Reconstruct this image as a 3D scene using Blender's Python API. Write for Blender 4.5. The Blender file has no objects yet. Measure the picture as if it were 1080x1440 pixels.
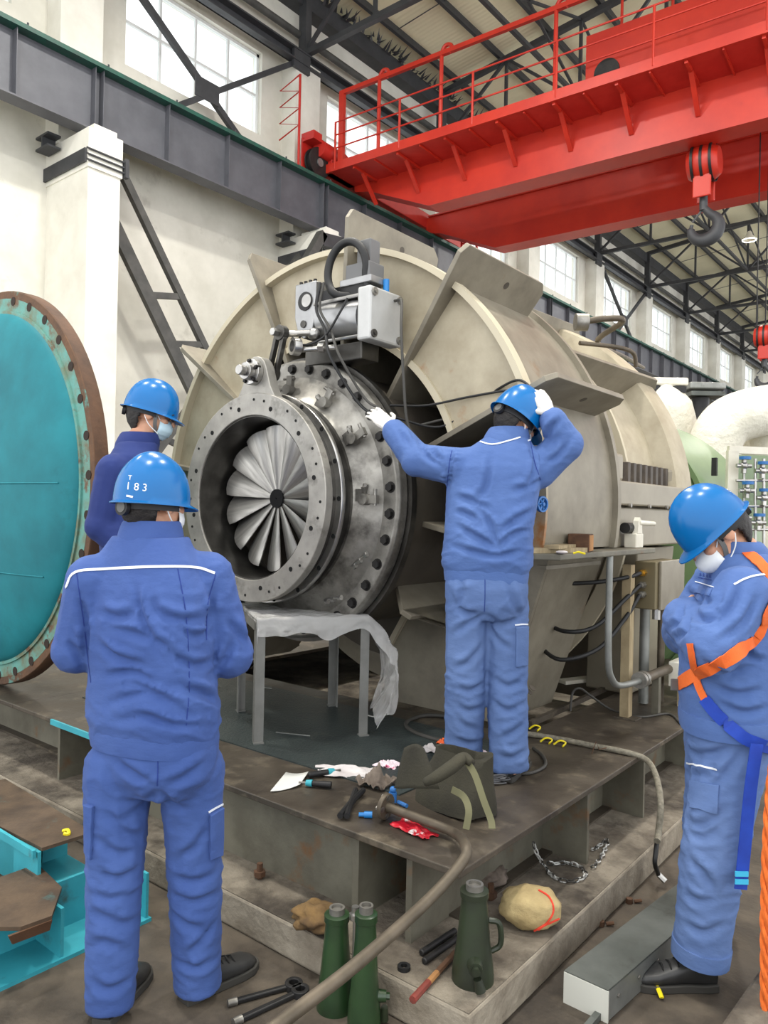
import bpy, bmesh, math, random
from mathutils import Vector, Matrix, noise, bvhtree
from math import sin, cos, pi, radians
random.seed(7)
SC = bpy.context.scene
COL = SC.collection
# ---------------------------------------------------------------- camera
FOC, TH, CAMZ, ROLL = 1065.0, radians(39), 1.59, radians(1.2)
FW = Vector((-sin(TH), cos(TH), 0)); R0 = Vector((cos(TH), sin(TH), 0)); Z0 = Vector((0, 0, 1))
RV = R0 * cos(ROLL) + Z0 * sin(ROLL); UV = Z0 * cos(ROLL) - R0 * sin(ROLL); CAMP = Vector((0, 0, CAMZ))
cam = bpy.data.cameras.new('camera'); cam.sensor_width = 36; cam.sensor_fit = 'AUTO'
cam.lens = FOC / 1440 * 36; cam.clip_end = 300; cam.clip_start = 0.02
cam_o = bpy.data.objects.new('camera', cam); COL.objects.link(cam_o)
mw = Matrix.Identity(4)
for i, v in enumerate((RV, UV, -FW)):
    for j in range(3): mw[j][i] = v[j]
mw.translation = CAMP
cam_o.matrix_world = mw
SC.camera = cam_o
# ---------------------------------------------------------------- daylight and exposure
w = bpy.data.worlds.new('overcast_sky'); SC.world = w; w.use_nodes = True
nt = w.node_tree; nt.nodes.clear()
bg = nt.nodes.new('ShaderNodeBackground'); wo = nt.nodes.new('ShaderNodeOutputWorld')
bg.inputs[0].default_value = (0.97, 0.985, 1.0, 1); bg.inputs[1].default_value = 1.0
nt.links.new(bg.outputs[0], wo.inputs[0])
def add_top_light(name, loc, power, size, rot=(0, 0, 0)):
    l = bpy.data.lights.new(name, 'AREA'); l.energy = power; l.size = size; l.color = (1, 0.97, 0.91)
    o = bpy.data.objects.new(name, l); o.location = loc; o.rotation_euler = rot; COL.objects.link(o)
SC.view_settings.view_transform = 'Standard'; SC.view_settings.look = 'None'
SC.view_settings.gamma = 1; SC.view_settings.use_curve_mapping = False
SC.view_settings.exposure = 1.15
# ---------------------------------------------------------------- helpers
def ray(u, v): return FW + RV * ((u - 540) / FOC) - UV * ((v - 720) / FOC)
def pz(u, v, z): d = ray(u, v); return CAMP + d * ((z - CAMZ) / d.z)
def py(u, v, y): d = ray(u, v); return CAMP + d * (y / d.y)
def pxx(u, v, x): d = ray(u, v); return CAMP + d * (x / d.x)
def pd(u, v, dep): return CAMP + ray(u, v) * dep
def lin(c): return tuple((x / 255 / 12.92) if x / 255 <= .04045 else ((x / 255 + .055) / 1.055) ** 2.4 for x in c)
MATS = {}
def mat(name, c, c2=None, scale=4, rough=.6, metal=0., bump=0., bscale=60, mix=(.35, .65), stretch=(1, 1, 1), c3=None, s3=2, mix3=(.55, .7),
        rough2=None, bdist=.01, spec=.5, bstretch=None, sheen=0, trans=0, alpha=1, emit=0, wave=None, coat=0):
    m = bpy.data.materials.new(name); m.use_nodes = True; n = m.node_tree.nodes; L = m.node_tree.links
    b = n['Principled BSDF']; tc = n.new('ShaderNodeTexCoord')
    c = lin(c) + (1,)
    b.inputs['Base Color'].default_value = c; b.inputs['Roughness'].default_value = rough; b.inputs['Metallic'].default_value = metal
    b.inputs['Specular IOR Level'].default_value = spec
    if coat: b.inputs['Coat Weight'].default_value = coat
    if sheen: b.inputs['Sheen Weight'].default_value = sheen; b.inputs['Sheen Roughness'].default_value = .5
    if trans: b.inputs['Transmission Weight'].default_value = trans
    if alpha < 1: b.inputs['Alpha'].default_value = alpha
    if emit: b.inputs['Emission Color'].default_value = c; b.inputs['Emission Strength'].default_value = emit
    def nz(sc, st, det=6, rg=.6):
        mp = n.new('ShaderNodeMapping'); mp.inputs['Scale'].default_value = st; L.new(tc.outputs['Object'], mp.inputs[0])
        t = n.new('ShaderNodeTexNoise'); t.inputs['Scale'].default_value = sc; t.inputs['Detail'].default_value = det
        t.inputs['Roughness'].default_value = rg; L.new(mp.outputs[0], t.inputs[0]); return t
    def ramp(src, lo, hi):
        r = n.new('ShaderNodeMapRange'); r.inputs[1].default_value = lo; r.inputs[2].default_value = hi; L.new(src, r.inputs[0]); return r.outputs[0]
    cur = None
    if c2 is not None:
        t = nz(scale, stretch); f = ramp(t.outputs[0], *mix)
        mx = n.new('ShaderNodeMix'); mx.data_type = 'RGBA'; L.new(f, mx.inputs[0]); mx.inputs[6].default_value = c; mx.inputs[7].default_value = lin(c2) + (1,)
        cur = mx.outputs[2]
        if rough2 is not None:
            rr = n.new('ShaderNodeMapRange'); L.new(f, rr.inputs[0]); rr.inputs[3].default_value = rough; rr.inputs[4].default_value = rough2
            L.new(rr.outputs[0], b.inputs['Roughness'])
    if c3 is not None:
        t = nz(s3, stretch, 8, .65); f = ramp(t.outputs[0], *mix3)
        mx = n.new('ShaderNodeMix'); mx.data_type = 'RGBA'; L.new(f, mx.inputs[0])
        if cur: L.new(cur, mx.inputs[6])
        else: mx.inputs[6].default_value = c
        mx.inputs[7].default_value = lin(c3) + (1,); cur = mx.outputs[2]
    if cur: L.new(cur, b.inputs['Base Color'])
    if bump:
        if wave:
            mp = n.new('ShaderNodeMapping'); mp.inputs['Scale'].default_value = wave[1]; L.new(tc.outputs['Object'], mp.inputs[0])
            t = n.new('ShaderNodeTexWave'); t.inputs['Scale'].default_value = wave[0]; t.bands_direction = wave[2]; L.new(mp.outputs[0], t.inputs[0]); h = t.outputs[1]
        else: h = nz(bscale, bstretch or stretch, 4).outputs[0]
        bp = n.new('ShaderNodeBump'); bp.inputs['Strength'].default_value = bump; bp.inputs['Distance'].default_value = bdist
        L.new(h, bp.inputs['Height']); L.new(bp.outputs[0], b.inputs['Normal'])
    MATS[name] = m
    return m
ORI = {}; WM = {}
def orth(a):
    a = Vector(a).normalized(); r = Vector((0, 0, 1)) if abs(a.z) < .9 else Vector((1, 0, 0))
    u = a.cross(r).normalized(); return a, u, a.cross(u).normalized()
def crom(pts, n=6):
    P = [Vector(p) for p in pts]; P = [P[0] * 2 - P[1]] + P + [P[-1] * 2 - P[-2]]; out = []
    for i in range(1, len(P) - 2):
        a, b, c, d = P[i - 1:i + 3]
        for k in range(n):
            t = k / n; out.append(.5 * ((2 * b) + (c - a) * t + (2 * a - 5 * b + 4 * c - d) * t * t + (3 * b - a - 3 * c + d) * t ** 3))
    out.append(P[-2]); return out
class MB:
    def __init__(s, M=None): s.v = []; s.f = []; s.M = M
    def add(s, vs, fs):
        k = len(s.v); s.v += [Vector(p) for p in vs]; s.f += [tuple(i + k for i in f) for f in fs]; return s
    def box(s, a, b):
        x0, y0, z0 = a; x1, y1, z1 = b
        return s.add([(x0, y0, z0), (x1, y0, z0), (x1, y1, z0), (x0, y1, z0), (x0, y0, z1), (x1, y0, z1), (x1, y1, z1), (x0, y1, z1)],
                     [(0, 3, 2, 1), (4, 5, 6, 7), (0, 1, 5, 4), (1, 2, 6, 5), (2, 3, 7, 6), (3, 0, 4, 7)])
    def obox(s, c, ax, ay, az):
        c, ax, ay, az = map(Vector, (c, ax, ay, az)); vs = []
        for z in (-1, 1):
            for x, y in ((-1, -1), (1, -1), (1, 1), (-1, 1)): vs.append(c + ax * x + ay * y + az * z)
        return s.add(vs, [(0, 3, 2, 1), (4, 5, 6, 7), (0, 1, 5, 4), (1, 2, 6, 5), (2, 3, 7, 6), (3, 0, 4, 7)])
    def bar(s, p, q, w, h, up=(0, 0, 1)):
        p, q = Vector(p), Vector(q); a = (q - p); L = a.length; a = a / L; up = Vector(up)
        if abs(a.dot(up)) > .98: up = Vector((1, 0, 0))
        r = a.cross(up).normalized(); u = r.cross(a).normalized()
        return s.obox((p + q) / 2, a * (L / 2), r * (w / 2), u * (h / 2))
    def loft(s, rings, cap=True, closed=False):
        n = len(rings[0]); k = len(s.v); vs = [p for r in rings for p in r]; fs = []
        m = len(rings)
        for i in range(m if closed else m - 1):
            for j in range(n):
                a = i * n + j; b = i * n + (j + 1) % n; i2 = (i + 1) % m
                fs.append((a, b, i2 * n + (j + 1) % n, i2 * n + j))
        if cap and not closed: fs += [tuple(range(n))[::-1], tuple((m - 1) * n + j for j in range(n))]
        return s.add(vs, fs)
    def cyl(s, p, q, r, r2=None, n=16, cap=True):
        p, q = Vector(p), Vector(q); a, u, v = orth(q - p); r2 = r if r2 is None else r2
        return s.loft([[p + (u * cos(2 * pi * i / n) + v * sin(2 * pi * i / n)) * r for i in range(n)], [q + (u * cos(2 * pi * i / n) + v * sin(2 * pi * i / n)) * r2 for i in range(n)]], cap)
    def tube(s, pts, r, n=8, sm=0, cap=True, flat=None):
        P = crom(pts, sm) if sm else [Vector(p) for p in pts]; rings = []; pu = None
        for i, p in enumerate(P):
            t = (P[min(i + 1, len(P) - 1)] - P[max(i - 1, 0)]).normalized()
            if pu is None: _, pu, _ = orth(t)
            u = (pu - t * pu.dot(t)); u = u.normalized() if u.length > 1e-6 else orth(t)[1]; pu = u; v = t.cross(u)
            rr = r(i / (len(P) - 1)) if callable(r) else r
            rings.append([p + u * (cos(2 * pi * j / n) * rr) + v * (sin(2 * pi * j / n) * rr * (flat or 1)) for j in range(n)])
        return s.loft(rings, cap)
    def ribbon(s, pts, nrm, w, t, sm=0):
        P = crom(pts, sm) if sm else [Vector(p) for p in pts]
        N = nrm if isinstance(nrm, list) else [nrm] * len(P)
        if sm and isinstance(nrm, list): N = crom(nrm, sm)
        rings = []
        for i, p in enumerate(P):
            tg = (P[min(i + 1, len(P) - 1)] - P[max(i - 1, 0)]).normalized(); nn = Vector(N[i]).normalized(); sd = tg.cross(nn).normalized(); nn = sd.cross(tg)
            rings.append([p + sd * w / 2 + nn * t, p - sd * w / 2 + nn * t, p - sd * w / 2, p + sd * w / 2])
        return s.loft(rings)
    def lathe(s, prof, o, ax, n=48, a0=0, a1=2 * pi, closed=False, ref=None):
        o = Vector(o); a = Vector(ax).normalized()
        if ref is None: _, u, v = orth(a)
        else: u = Vector(ref).normalized(); v = a.cross(u)
        full = abs(a1 - a0 - 2 * pi) < 1e-6; m = n if full else n + 1; k = len(prof); vs = []; fs = []
        for i in range(m):
            an = a0 + (a1 - a0) * i / n; d = u * cos(an) + v * sin(an)
            vs += [o + a * t + d * r for r, t in prof]
        for i in range(n):
            i2 = (i + 1) % m
            for j in range(k if closed else k - 1):
                j2 = (j + 1) % k; fs.append((i * k + j, i2 * k + j, i2 * k + j2, i * k + j2))
        if closed and not full: fs += [tuple(range(k)), tuple((m - 1) * k + j for j in range(k))[::-1]]
        return s.add(vs, fs)
    def prism(s, poly, ext):
        ext = Vector(ext); P = [Vector(p) for p in poly]; n = len(P)
        return s.add(P + [p + ext for p in P], [tuple(range(n))[::-1], tuple(range(n, 2 * n))] + [(i, (i + 1) % n, n + (i + 1) % n, n + i) for i in range(n)])
    def ell(s, c, r, n=16, m=10, rot=None):
        c = Vector(c); rings = []; r = (r, r, r) if not hasattr(r, '__len__') else r
        for i in range(1, m):
            ph = pi * i / m
            rings.append([(sin(ph) * cos(2 * pi * j / n) * r[0], sin(ph) * sin(2 * pi * j / n) * r[1], -cos(ph) * r[2]) for j in range(n)])
        rr = rot or Matrix.Identity(3)
        rings = [[c + rr @ Vector(p) for p in q] for q in rings]
        return s.loft(rings)
    def cap(s, p, q, r, r2=None, n=12):   # tapered capsule as one closed shell
        p, q = Vector(p), Vector(q); r2 = r if r2 is None else r2; a, u, v = orth(q - p); rings = []
        for k in range(1, 5):
            ph = pi / 2 * (1 - k / 4); rings.append((p - a * r * sin(ph), r * cos(ph)))
        rings = [(p - a * r * sin(pi / 2 * (1 - k / 4)), r * cos(pi / 2 * (1 - k / 4))) for k in range(1, 5)] + [(q + a * r2 * sin(pi / 2 * k / 4), r2 * cos(pi / 2 * k / 4)) for k in range(0, 4)]
        return s.loft([[c + (u * cos(2 * pi * j / n) + v * sin(2 * pi * j / n)) * R for j in range(n)] for c, R in rings])
    def mesh(s, name, ori=Vector((0, 0, 0)), smooth=40, recalc=True):
        vs = [(s.M @ p if s.M else p) - ori for p in s.v]
        me = bpy.data.meshes.new(name); me.from_pydata(vs, [], s.f)
        if recalc:
            bm = bmesh.new(); bm.from_mesh(me); bmesh.ops.recalc_face_normals(bm, faces=bm.faces); bm.to_mesh(me); bm.free()
        if smooth: me.shade_smooth(); me.set_sharp_from_angle(angle=radians(smooth))
        return me
    def build(s, name, m, parent=None, smooth=40, bevel=0, seg=2, recalc=True):
        if parent is not None: ori = ORI[parent]
        else:
            W = [(s.M @ p if s.M else p) for p in s.v]
            ori = Vector(((min(p.x for p in W) + max(p.x for p in W)) / 2, (min(p.y for p in W) + max(p.y for p in W)) / 2, min(p.z for p in W)))
        return link(s.mesh(name, ori, smooth, recalc), name, m, parent, ori, bevel, seg)
def link(me, name, m, parent, ori, bevel=0, seg=2):
    o = bpy.data.objects.new(name, me); COL.objects.link(o); ORI[o] = ori; WM[o] = Matrix.Translation(ori)
    if m is not None:
        me.materials.clear(); me.materials.append(MATS[m] if isinstance(m, str) else m)
    if parent is not None: o.parent = parent; o.matrix_local = WM[parent].inverted() @ WM[o]
    else: o.location = ori
    if bevel:
        b = o.modifiers.new('bevel', 'BEVEL'); b.width = bevel; b.segments = seg; b.limit_method = 'ANGLE'; b.angle_limit = radians(40)
    return o
def tag(o, label, cat=None, group=None, kind=None):
    o['label'] = label
    if cat: o['category'] = cat
    if group: o['group'] = group
    if kind: o['kind'] = kind
    return o
def thing(name, loc, label, cat, group=None, kind=None):
    o = bpy.data.objects.new(name, None); COL.objects.link(o); o.location = loc; ORI[o] = Vector(loc); WM[o] = Matrix.Translation(Vector(loc)); o.empty_display_size = .1
    return tag(o, label, cat, group, kind)
def inst(name, me, M4, parent, m=None):
    o = bpy.data.objects.new(name, me); COL.objects.link(o)
    if m and not me.materials: me.materials.append(MATS[m])
    if parent is not None: o.parent = parent; o.matrix_local = WM[parent].inverted() @ M4
    else: o.matrix_world = M4
    WM[o] = M4; ORI[o] = M4.translation.copy()
    return o
def frame(o, x, y, z):
    m = Matrix.Identity(4)
    for i, v in enumerate((x, y, z)):
        for j in range(3): m[j][i] = Vector(v)[j]
    m.translation = Vector(o); return m
def along(p, a):     # frame with local Z along a
    a, u, v = orth(a); return frame(p, u, v, a)
def hexbolt(r=.5, h=.6):
    b = MB(); b.cyl((0, 0, 0), (0, 0, h), r, n=6); b.cyl((0, 0, -.02), (0, 0, h * .15), r * 1.35, n=14); return b.mesh('bolt', smooth=30)
def remesh(mb, vox, it=3, fac=.5, name='skin'):
    me = mb.mesh('tmp'); o = bpy.data.objects.new('tmp', me); COL.objects.link(o)
    r = o.modifiers.new('r', 'REMESH'); r.mode = 'VOXEL'; r.voxel_size = vox; r.adaptivity = 0
    if it: sm = o.modifiers.new('s', 'SMOOTH'); sm.factor = fac; sm.iterations = it
    dg = bpy.context.evaluated_depsgraph_get(); dg.update()
    out = bpy.data.meshes.new_from_object(o.evaluated_get(dg)); out.name = name
    bpy.data.objects.remove(o); bpy.data.meshes.remove(me); out.shade_smooth(); out.materials.clear(); return out
def text_mesh(body, size, ext=.001):
    cu = bpy.data.curves.new('t', 'FONT'); cu.body = body; cu.size = size; cu.extrude = ext; cu.align_x = 'CENTER'; cu.align_y = 'CENTER'
    o = bpy.data.objects.new('t', cu); COL.objects.link(o); dg = bpy.context.evaluated_depsgraph_get(); dg.update()
    me = bpy.data.meshes.new_from_object(o.evaluated_get(dg)); bpy.data.objects.remove(o); bpy.data.curves.remove(cu); return me
# ---------------------------------------------------------------- materials
mat('plaster', (226, 223, 212), (205, 202, 190), scale=.8, rough=.9, bump=.15, bscale=8, c3=(176, 172, 160), s3=1.2, mix3=(.62, .8))
mat('plaster_white', (232, 230, 220), (214, 211, 200), scale=1.2, rough=.9, bump=.15, bscale=10)
mat('roof_sheet', (244, 236, 202), (232, 224, 190), scale=.7, rough=.7, bump=.3, wave=(2.2, (0, 1, 0), 'Y'), bdist=.02)
mat('dark_steel', (70, 71, 74), (58, 59, 62), scale=3, rough=.55, metal=.2)
mat('girder_paint', (92, 93, 99), (80, 81, 87), scale=2, rough=.5, metal=.1)
mat('green_paint', (28, 84, 70), (40, 70, 62), scale=5, rough=.5)
mat('brace_paint', (84, 83, 80), (66, 66, 64), scale=3, rough=.6, metal=.1)
mat('window_frame', (226, 228, 226), rough=.6)
mat('red_paint', (192, 46, 26), (176, 36, 22), scale=1.5, rough=.42, c3=(160, 34, 26), s3=3, mix3=(.65, .85))
mat('red_dark', (176, 30, 22), (190, 44, 34), scale=3, rough=.5)
mat('black_steel', (34, 34, 36), (48, 47, 46), scale=8, rough=.5, metal=.4)
mat('floor', (96, 86, 73), (64, 56, 47), scale=5, rough=.85, bump=.35, bscale=30, c3=(48, 42, 35), s3=2.2, mix3=(.48, .66), rough2=.6)
mat('concrete', (140, 131, 116), (88, 79, 68), scale=4, rough=.9, bump=.6, bscale=22, c3=(62, 55, 47), s3=3, mix3=(.46, .64), bdist=.02)
mat('concrete_face', (158, 149, 133), (120, 110, 95), scale=5, rough=.9, bump=.5, bscale=25, c3=(104, 95, 82), s3=4, mix3=(.54, .68), bdist=.02)
mat('base_plate', (82, 74, 63), (54, 47, 40), scale=3.2, rough=.62, metal=.15, c3=(112, 102, 86), s3=6, mix3=(.54, .7), bump=.2, bscale=40, rough2=.42)
mat('base_grey', (112, 109, 95), (88, 84, 72), scale=5, rough=.55, c3=(112, 76, 42), s3=4, mix3=(.56, .68), bump=.1)
mat('checker', (58, 67, 66), (44, 52, 52), scale=3, rough=.5, metal=.25, c3=(76, 80, 74), s3=4, mix3=(.6, .8), bump=.6, bscale=70, bdist=.01)
mat('casing', (180, 170, 147), (158, 147, 124), scale=5, rough=.55, metal=.1, c3=(152, 102, 58), s3=2.6, mix3=(.63, .76), bump=.06, bscale=30)
mat('casing_grey', (142, 135, 119), (120, 113, 99), scale=5, rough=.5, metal=.2, c3=(124, 92, 58), s3=3, mix3=(.63, .78), bump=.05, bscale=30)
mat('casing_inner', (92, 85, 74), (74, 68, 60), scale=3, rough=.6, metal=.2)
mat('rib_edge', (190, 180, 156), rough=.6)
mat('machined', (160, 157, 150), (116, 113, 107), scale=6, rough=.36, metal=.72, stretch=(1, 1, 1), c3=(76, 73, 69), s3=4.5, mix3=(.5, .68), rough2=.5, bump=.05, bscale=40)
mat('flange_face', (172, 168, 160), (146, 143, 136), scale=7, rough=.45, metal=.5, c3=(120, 117, 110), s3=9, mix3=(.55, .7))
mat('machined_bright', (196, 194, 190), (160, 158, 154), scale=9, rough=.28, metal=.9)
mat('machined_dark', (92, 90, 86), (66, 64, 61), scale=6, rough=.36, metal=.8)
mat('vane', (206, 203, 196), (150, 147, 141), scale=3, rough=.3, metal=.85, stretch=(12, 12, .6), rough2=.45, mix=(.3, .7))
mat('bolt_black', (38, 37, 37), (52, 50, 48), scale=20, rough=.45, metal=.6)
mat('hole', (8, 8, 8), rough=.9)  # flat black; on the inlet discs it paints the shade inside openings
mat('alu', (168, 168, 168), (150, 150, 150), scale=8, rough=.32, metal=.7)
mat('alu_light', (192, 192, 190), (180, 180, 178), scale=8, rough=.45, metal=.3)
mat('grey_box', (104, 104, 104), rough=.5)
mat('rubber', (22, 22, 23), rough=.55)
mat('cable_grey', (62, 60, 56), rough=.6)
mat('blue_fit', (30, 120, 190), rough=.4)
mat('teal', (30, 122, 132), (24, 104, 114), scale=3, rough=.6, spec=.25, c3=(20, 84, 92), s3=2.2, mix3=(.58, .74))
mat('teal_rust', (92, 150, 140), (104, 110, 86), scale=7, rough=.6, mix=(.42, .62), c3=(98, 70, 46), s3=6, mix3=(.54, .62), bump=.25)
mat('rust_band', (104, 72, 46), (76, 54, 38), scale=8, rough=.75, c3=(84, 128, 118), s3=5, mix3=(.6, .66), bump=.3)
mat('rust', (96, 66, 44), (70, 48, 33), scale=6, rough=.75, bump=.3, bscale=40)
mat('teal_light', (58, 164, 178), (50, 146, 160), scale=4, rough=.5, c3=(66, 92, 90), s3=6, mix3=(.58, .72))
mat('rust_steel', (90, 72, 54), (62, 48, 36), scale=7, rough=.7, c3=(64, 98, 96), s3=4, mix3=(.58, .68), bump=.2)
mat('coverall', (70, 94, 152), (60, 83, 141), scale=3, rough=.82, bump=.16, bscale=16, bdist=.03, bstretch=(1, 1, 1.8), sheen=.04, spec=.2)
mat('coverall_dark', (44, 58, 112), (38, 50, 102), scale=3, rough=.82, sheen=.04, spec=.2)
mat('coverall_pale', (86, 112, 164), (75, 101, 155), scale=2.5, rough=.82, bump=.16, bscale=16, bdist=.03, bstretch=(1, 1, 1.8), sheen=.04, spec=.2)
mat('coverall_faded', (96, 119, 164), (84, 108, 156), scale=2.5, rough=.85, bump=.16, bscale=16, bdist=.03, bstretch=(1, 1, 1.8), spec=.2)
mat('rusty_hole_shade', (44, 32, 24), rough=.9)  # rust brown darkened to paint the shade inside the cover's bolt holes
mat('piping', (226, 230, 236), rough=.7)
mat('seam', (34, 56, 128), rough=.9)
mat('helmet', (0, 102, 168), (0, 96, 160), scale=3, rough=.25, spec=.4)
mat('helmet_dark', (20, 21, 24), rough=.6)
mat('strap_grey', (96, 96, 94), rough=.7)
mat('skin', (206, 158, 128), (192, 138, 110), scale=12, rough=.5)
mat('hair', (22, 19, 18), (34, 30, 28), scale=60, rough=.6, bump=.4, bscale=90)
mat('mask_blue', (186, 212, 222), rough=.8)
mat('mask_white', (226, 228, 228), rough=.75)
mat('glass_dark', (30, 34, 40), rough=.15, alpha=.55)
mat('eye_dark', (20, 16, 14), rough=.2)
mat('glove', (226, 222, 214), (208, 203, 194), scale=30, rough=.9, bump=.4, bscale=160)
mat('glove_red', (190, 30, 40), rough=.8)
mat('shoe', (34, 34, 35), (50, 50, 50), scale=14, rough=.45, c3=(84, 80, 74), s3=8, mix3=(.62, .8))
mat('sole', (58, 56, 52), rough=.8)
mat('orange_web', (236, 112, 44), (222, 96, 34), scale=12, rough=.75, bump=.2, bscale=200)
mat('blue_web', (26, 68, 176), (20, 56, 156), scale=12, rough=.7)
mat('cyan_web', (60, 180, 220), rough=.6)
mat('table_steel', (128, 128, 124), (110, 110, 106), scale=6, rough=.5, metal=.3)
mat('canvas', (58, 55, 42), (42, 40, 31), scale=5, rough=.9, bump=.3, bscale=120, c3=(92, 52, 44), s3=3, mix3=(.68, .8))
mat('webbing', (98, 96, 70), rough=.9)
mat('rag_grey', (128, 116, 104), (88, 78, 70), scale=12, rough=.95, bump=.4)
mat('rag_white', (212, 206, 204), (186, 178, 176), scale=8, rough=.9)
mat('rag_pink', (222, 206, 212), (196, 60, 110), scale=16, rough=.9, mix=(.58, .62), c3=(40, 40, 44), s3=14, mix3=(.62, .64))
mat('red_pack', (196, 26, 44), (220, 210, 208), scale=14, rough=.35, mix=(.6, .63))
mat('paper', (214, 214, 208), rough=.85)
mat('wood_dark', (92, 62, 40), (70, 46, 30), scale=4, rough=.8, stretch=(8, 1, 8))
mat('wood_end', (176, 128, 78), (140, 98, 58), scale=6, rough=.85)
mat('wood_pale', (168, 152, 120), (132, 116, 88), scale=5, rough=.9, stretch=(1, 8, 1))
mat('jack_green', (42, 68, 38), (30, 50, 29), scale=7, rough=.32, c3=(30, 32, 26), s3=8, mix3=(.6, .75), coat=.3)
mat('jack_dark', (44, 54, 36), (34, 38, 28), scale=7, rough=.42)
mat('sack', (188, 168, 122), (158, 138, 96), scale=7, rough=.95, bump=.5, bscale=50)
mat('sack_brown', (132, 104, 62), (70, 52, 34), scale=7, rough=.95, bump=.5, bscale=40)
mat('red_string', (214, 62, 40), rough=.7)
mat('pipe_brown', (104, 94, 80), (80, 72, 60), scale=9, rough=.55, metal=.4)
mat('galv', (150, 152, 148), (120, 122, 118), scale=4, rough=.45, metal=.5, c3=(92, 92, 88), s3=3, mix3=(.6, .75))
mat('galv_dark', (108, 112, 108), (78, 82, 78), scale=3, rough=.5, metal=.4, c3=(62, 62, 58), s3=5, mix3=(.6, .75))
mat('galv_white', (206, 206, 196), rough=.6)
mat('hose_braid', (140, 134, 118), (108, 102, 88), scale=60, rough=.7, bump=.4, bscale=200)
mat('chain', (196, 196, 192), (60, 58, 54), scale=30, rough=.5, metal=.5, mix=(.5, .55))
mat('wire_grey', (92, 92, 94), rough=.6)
mat('yellow', (226, 206, 20), rough=.5)
mat('orange_rope', (222, 110, 40), (196, 88, 26), scale=40, rough=.9)
mat('box_steel', (150, 143, 128), (134, 127, 112), scale=6, rough=.38, metal=.55)
mat('box_side', (120, 110, 84), rough=.5, metal=.4)
mat('brass', (212, 168, 70), rough=.3, metal=.9)
mat('white_enamel', (222, 218, 204), (206, 200, 184), scale=5, rough=.5)
mat('insulation', (226, 222, 208), (206, 202, 186), scale=2.5, rough=.9, bump=.7, bscale=6, bdist=.05)
mat('green_machine', (110, 134, 92), (98, 122, 82), scale=2, rough=.4)
mat('valve_blue', (44, 104, 168), rough=.5)
mat('green_pale', (150, 168, 140), rough=.6)
mat('pedestal', (148, 140, 122), (132, 124, 108), scale=3, rough=.42, metal=.25)
mat('stud_dark', (76, 66, 54), (58, 50, 42), scale=14, rough=.5, metal=.4)
mat('tag_red', (132, 52, 42), (96, 48, 38), scale=20, rough=.7)
mat('signal_orange', (226, 96, 40), rough=.6)
def plastic_mat():
    m = bpy.data.materials.new('plastic_film'); m.use_nodes = True; n = m.node_tree.nodes; L = m.node_tree.links
    b = n['Principled BSDF']; b.inputs['Base Color'].default_value = (.72, .71, .69, 1); b.inputs['Roughness'].default_value = .22
    tr = n.new('ShaderNodeBsdfTransparent'); mx = n.new('ShaderNodeMixShader'); mx.inputs[0].default_value = .5
    lw = n.new('ShaderNodeLayerWeight'); lw.inputs[0].default_value = .35; mr = n.new('ShaderNodeMapRange'); mr.inputs[3].default_value = .38; mr.inputs[4].default_value = .85
    L.new(lw.outputs[1], mr.inputs[0]); L.new(mr.outputs[0], mx.inputs[0])
    tc = n.new('ShaderNodeTexCoord'); t = n.new('ShaderNodeTexNoise'); t.inputs['Scale'].default_value = 18; bp = n.new('ShaderNodeBump'); bp.inputs['Strength'].default_value = .7; bp.inputs['Distance'].default_value = .02
    L.new(tc.outputs['Object'], t.inputs[0]); L.new(t.outputs[0], bp.inputs['Height']); L.new(bp.outputs[0], b.inputs['Normal'])
    L.new(tr.outputs[0], mx.inputs[1]); L.new(b.outputs[0], mx.inputs[2]); L.new(mx.outputs[0], n['Material Output'].inputs[0]); MATS['plastic_film'] = m
plastic_mat()
def pane_mat():
    m = bpy.data.materials.new('window_glass'); m.use_nodes = True; n = m.node_tree.nodes; L = m.node_tree.links
    n.remove(n['Principled BSDF']); tr = n.new('ShaderNodeBsdfTransparent'); tr.inputs[0].default_value = (.95, .97, .97, 1)
    gl = n.new('ShaderNodeBsdfGlossy'); gl.inputs['Roughness'].default_value = .05; mx = n.new('ShaderNodeMixShader'); mx.inputs[0].default_value = .06
    L.new(tr.outputs[0], mx.inputs[1]); L.new(gl.outputs[0], mx.inputs[2]); L.new(mx.outputs[0], n['Material Output'].inputs[0]); MATS['window_glass'] = m
pane_mat()
# ================================================================ the hall
Y0, Y1 = -3.0, 61.9
tag(MB().box((-14.4, Y0, -.2), (7, 66, 0)).build('floor', 'floor', smooth=0), 'brown stained concrete shop floor', 'floor', kind='structure')
wb = MB(); wb.box((-14.45, Y0, 0), (-14.1, 66, 10.7)); wb.box((-14.45, Y0, 12.7), (-14.1, 66, 15.0))
WIN = [(8.64 + 6 * k, 12.33 + 6 * k) for k in range(-2, 9)]
edges = [Y0] + [e for wn in WIN for e in wn] + [66]
for i in range(0, len(edges), 2): wb.box((-14.45, edges[i], 10.7), (-14.1, edges[i + 1], 12.7))
wall = wb.build('wall_left', 'plaster', smooth=0); tag(wall, 'white plastered side wall of the hall with columns', 'wall', kind='structure')
colm = MB(); colm.box((-14.1, 0, 0), (-12.62, .63, 7.6)); colm.box((-14.1, -.02, 7.6), (-12.58, .65, 8.3)); colm.box((-13.45, .1, 8.3), (-12.62, .55, 8.41))
colm.box((-14.1, -.05, 8.3), (-13.6, .8, 12.78)); cm = colm.mesh('column', smooth=0)
band = MB(); band.box((-14.1, -.07, 7.68), (-12.62, -.03, 7.92))
for z in (7.7, 7.8, 7.9): band.cyl((-12.55, -.07, z), (-12.55, .74, z), .018, n=8)
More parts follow.
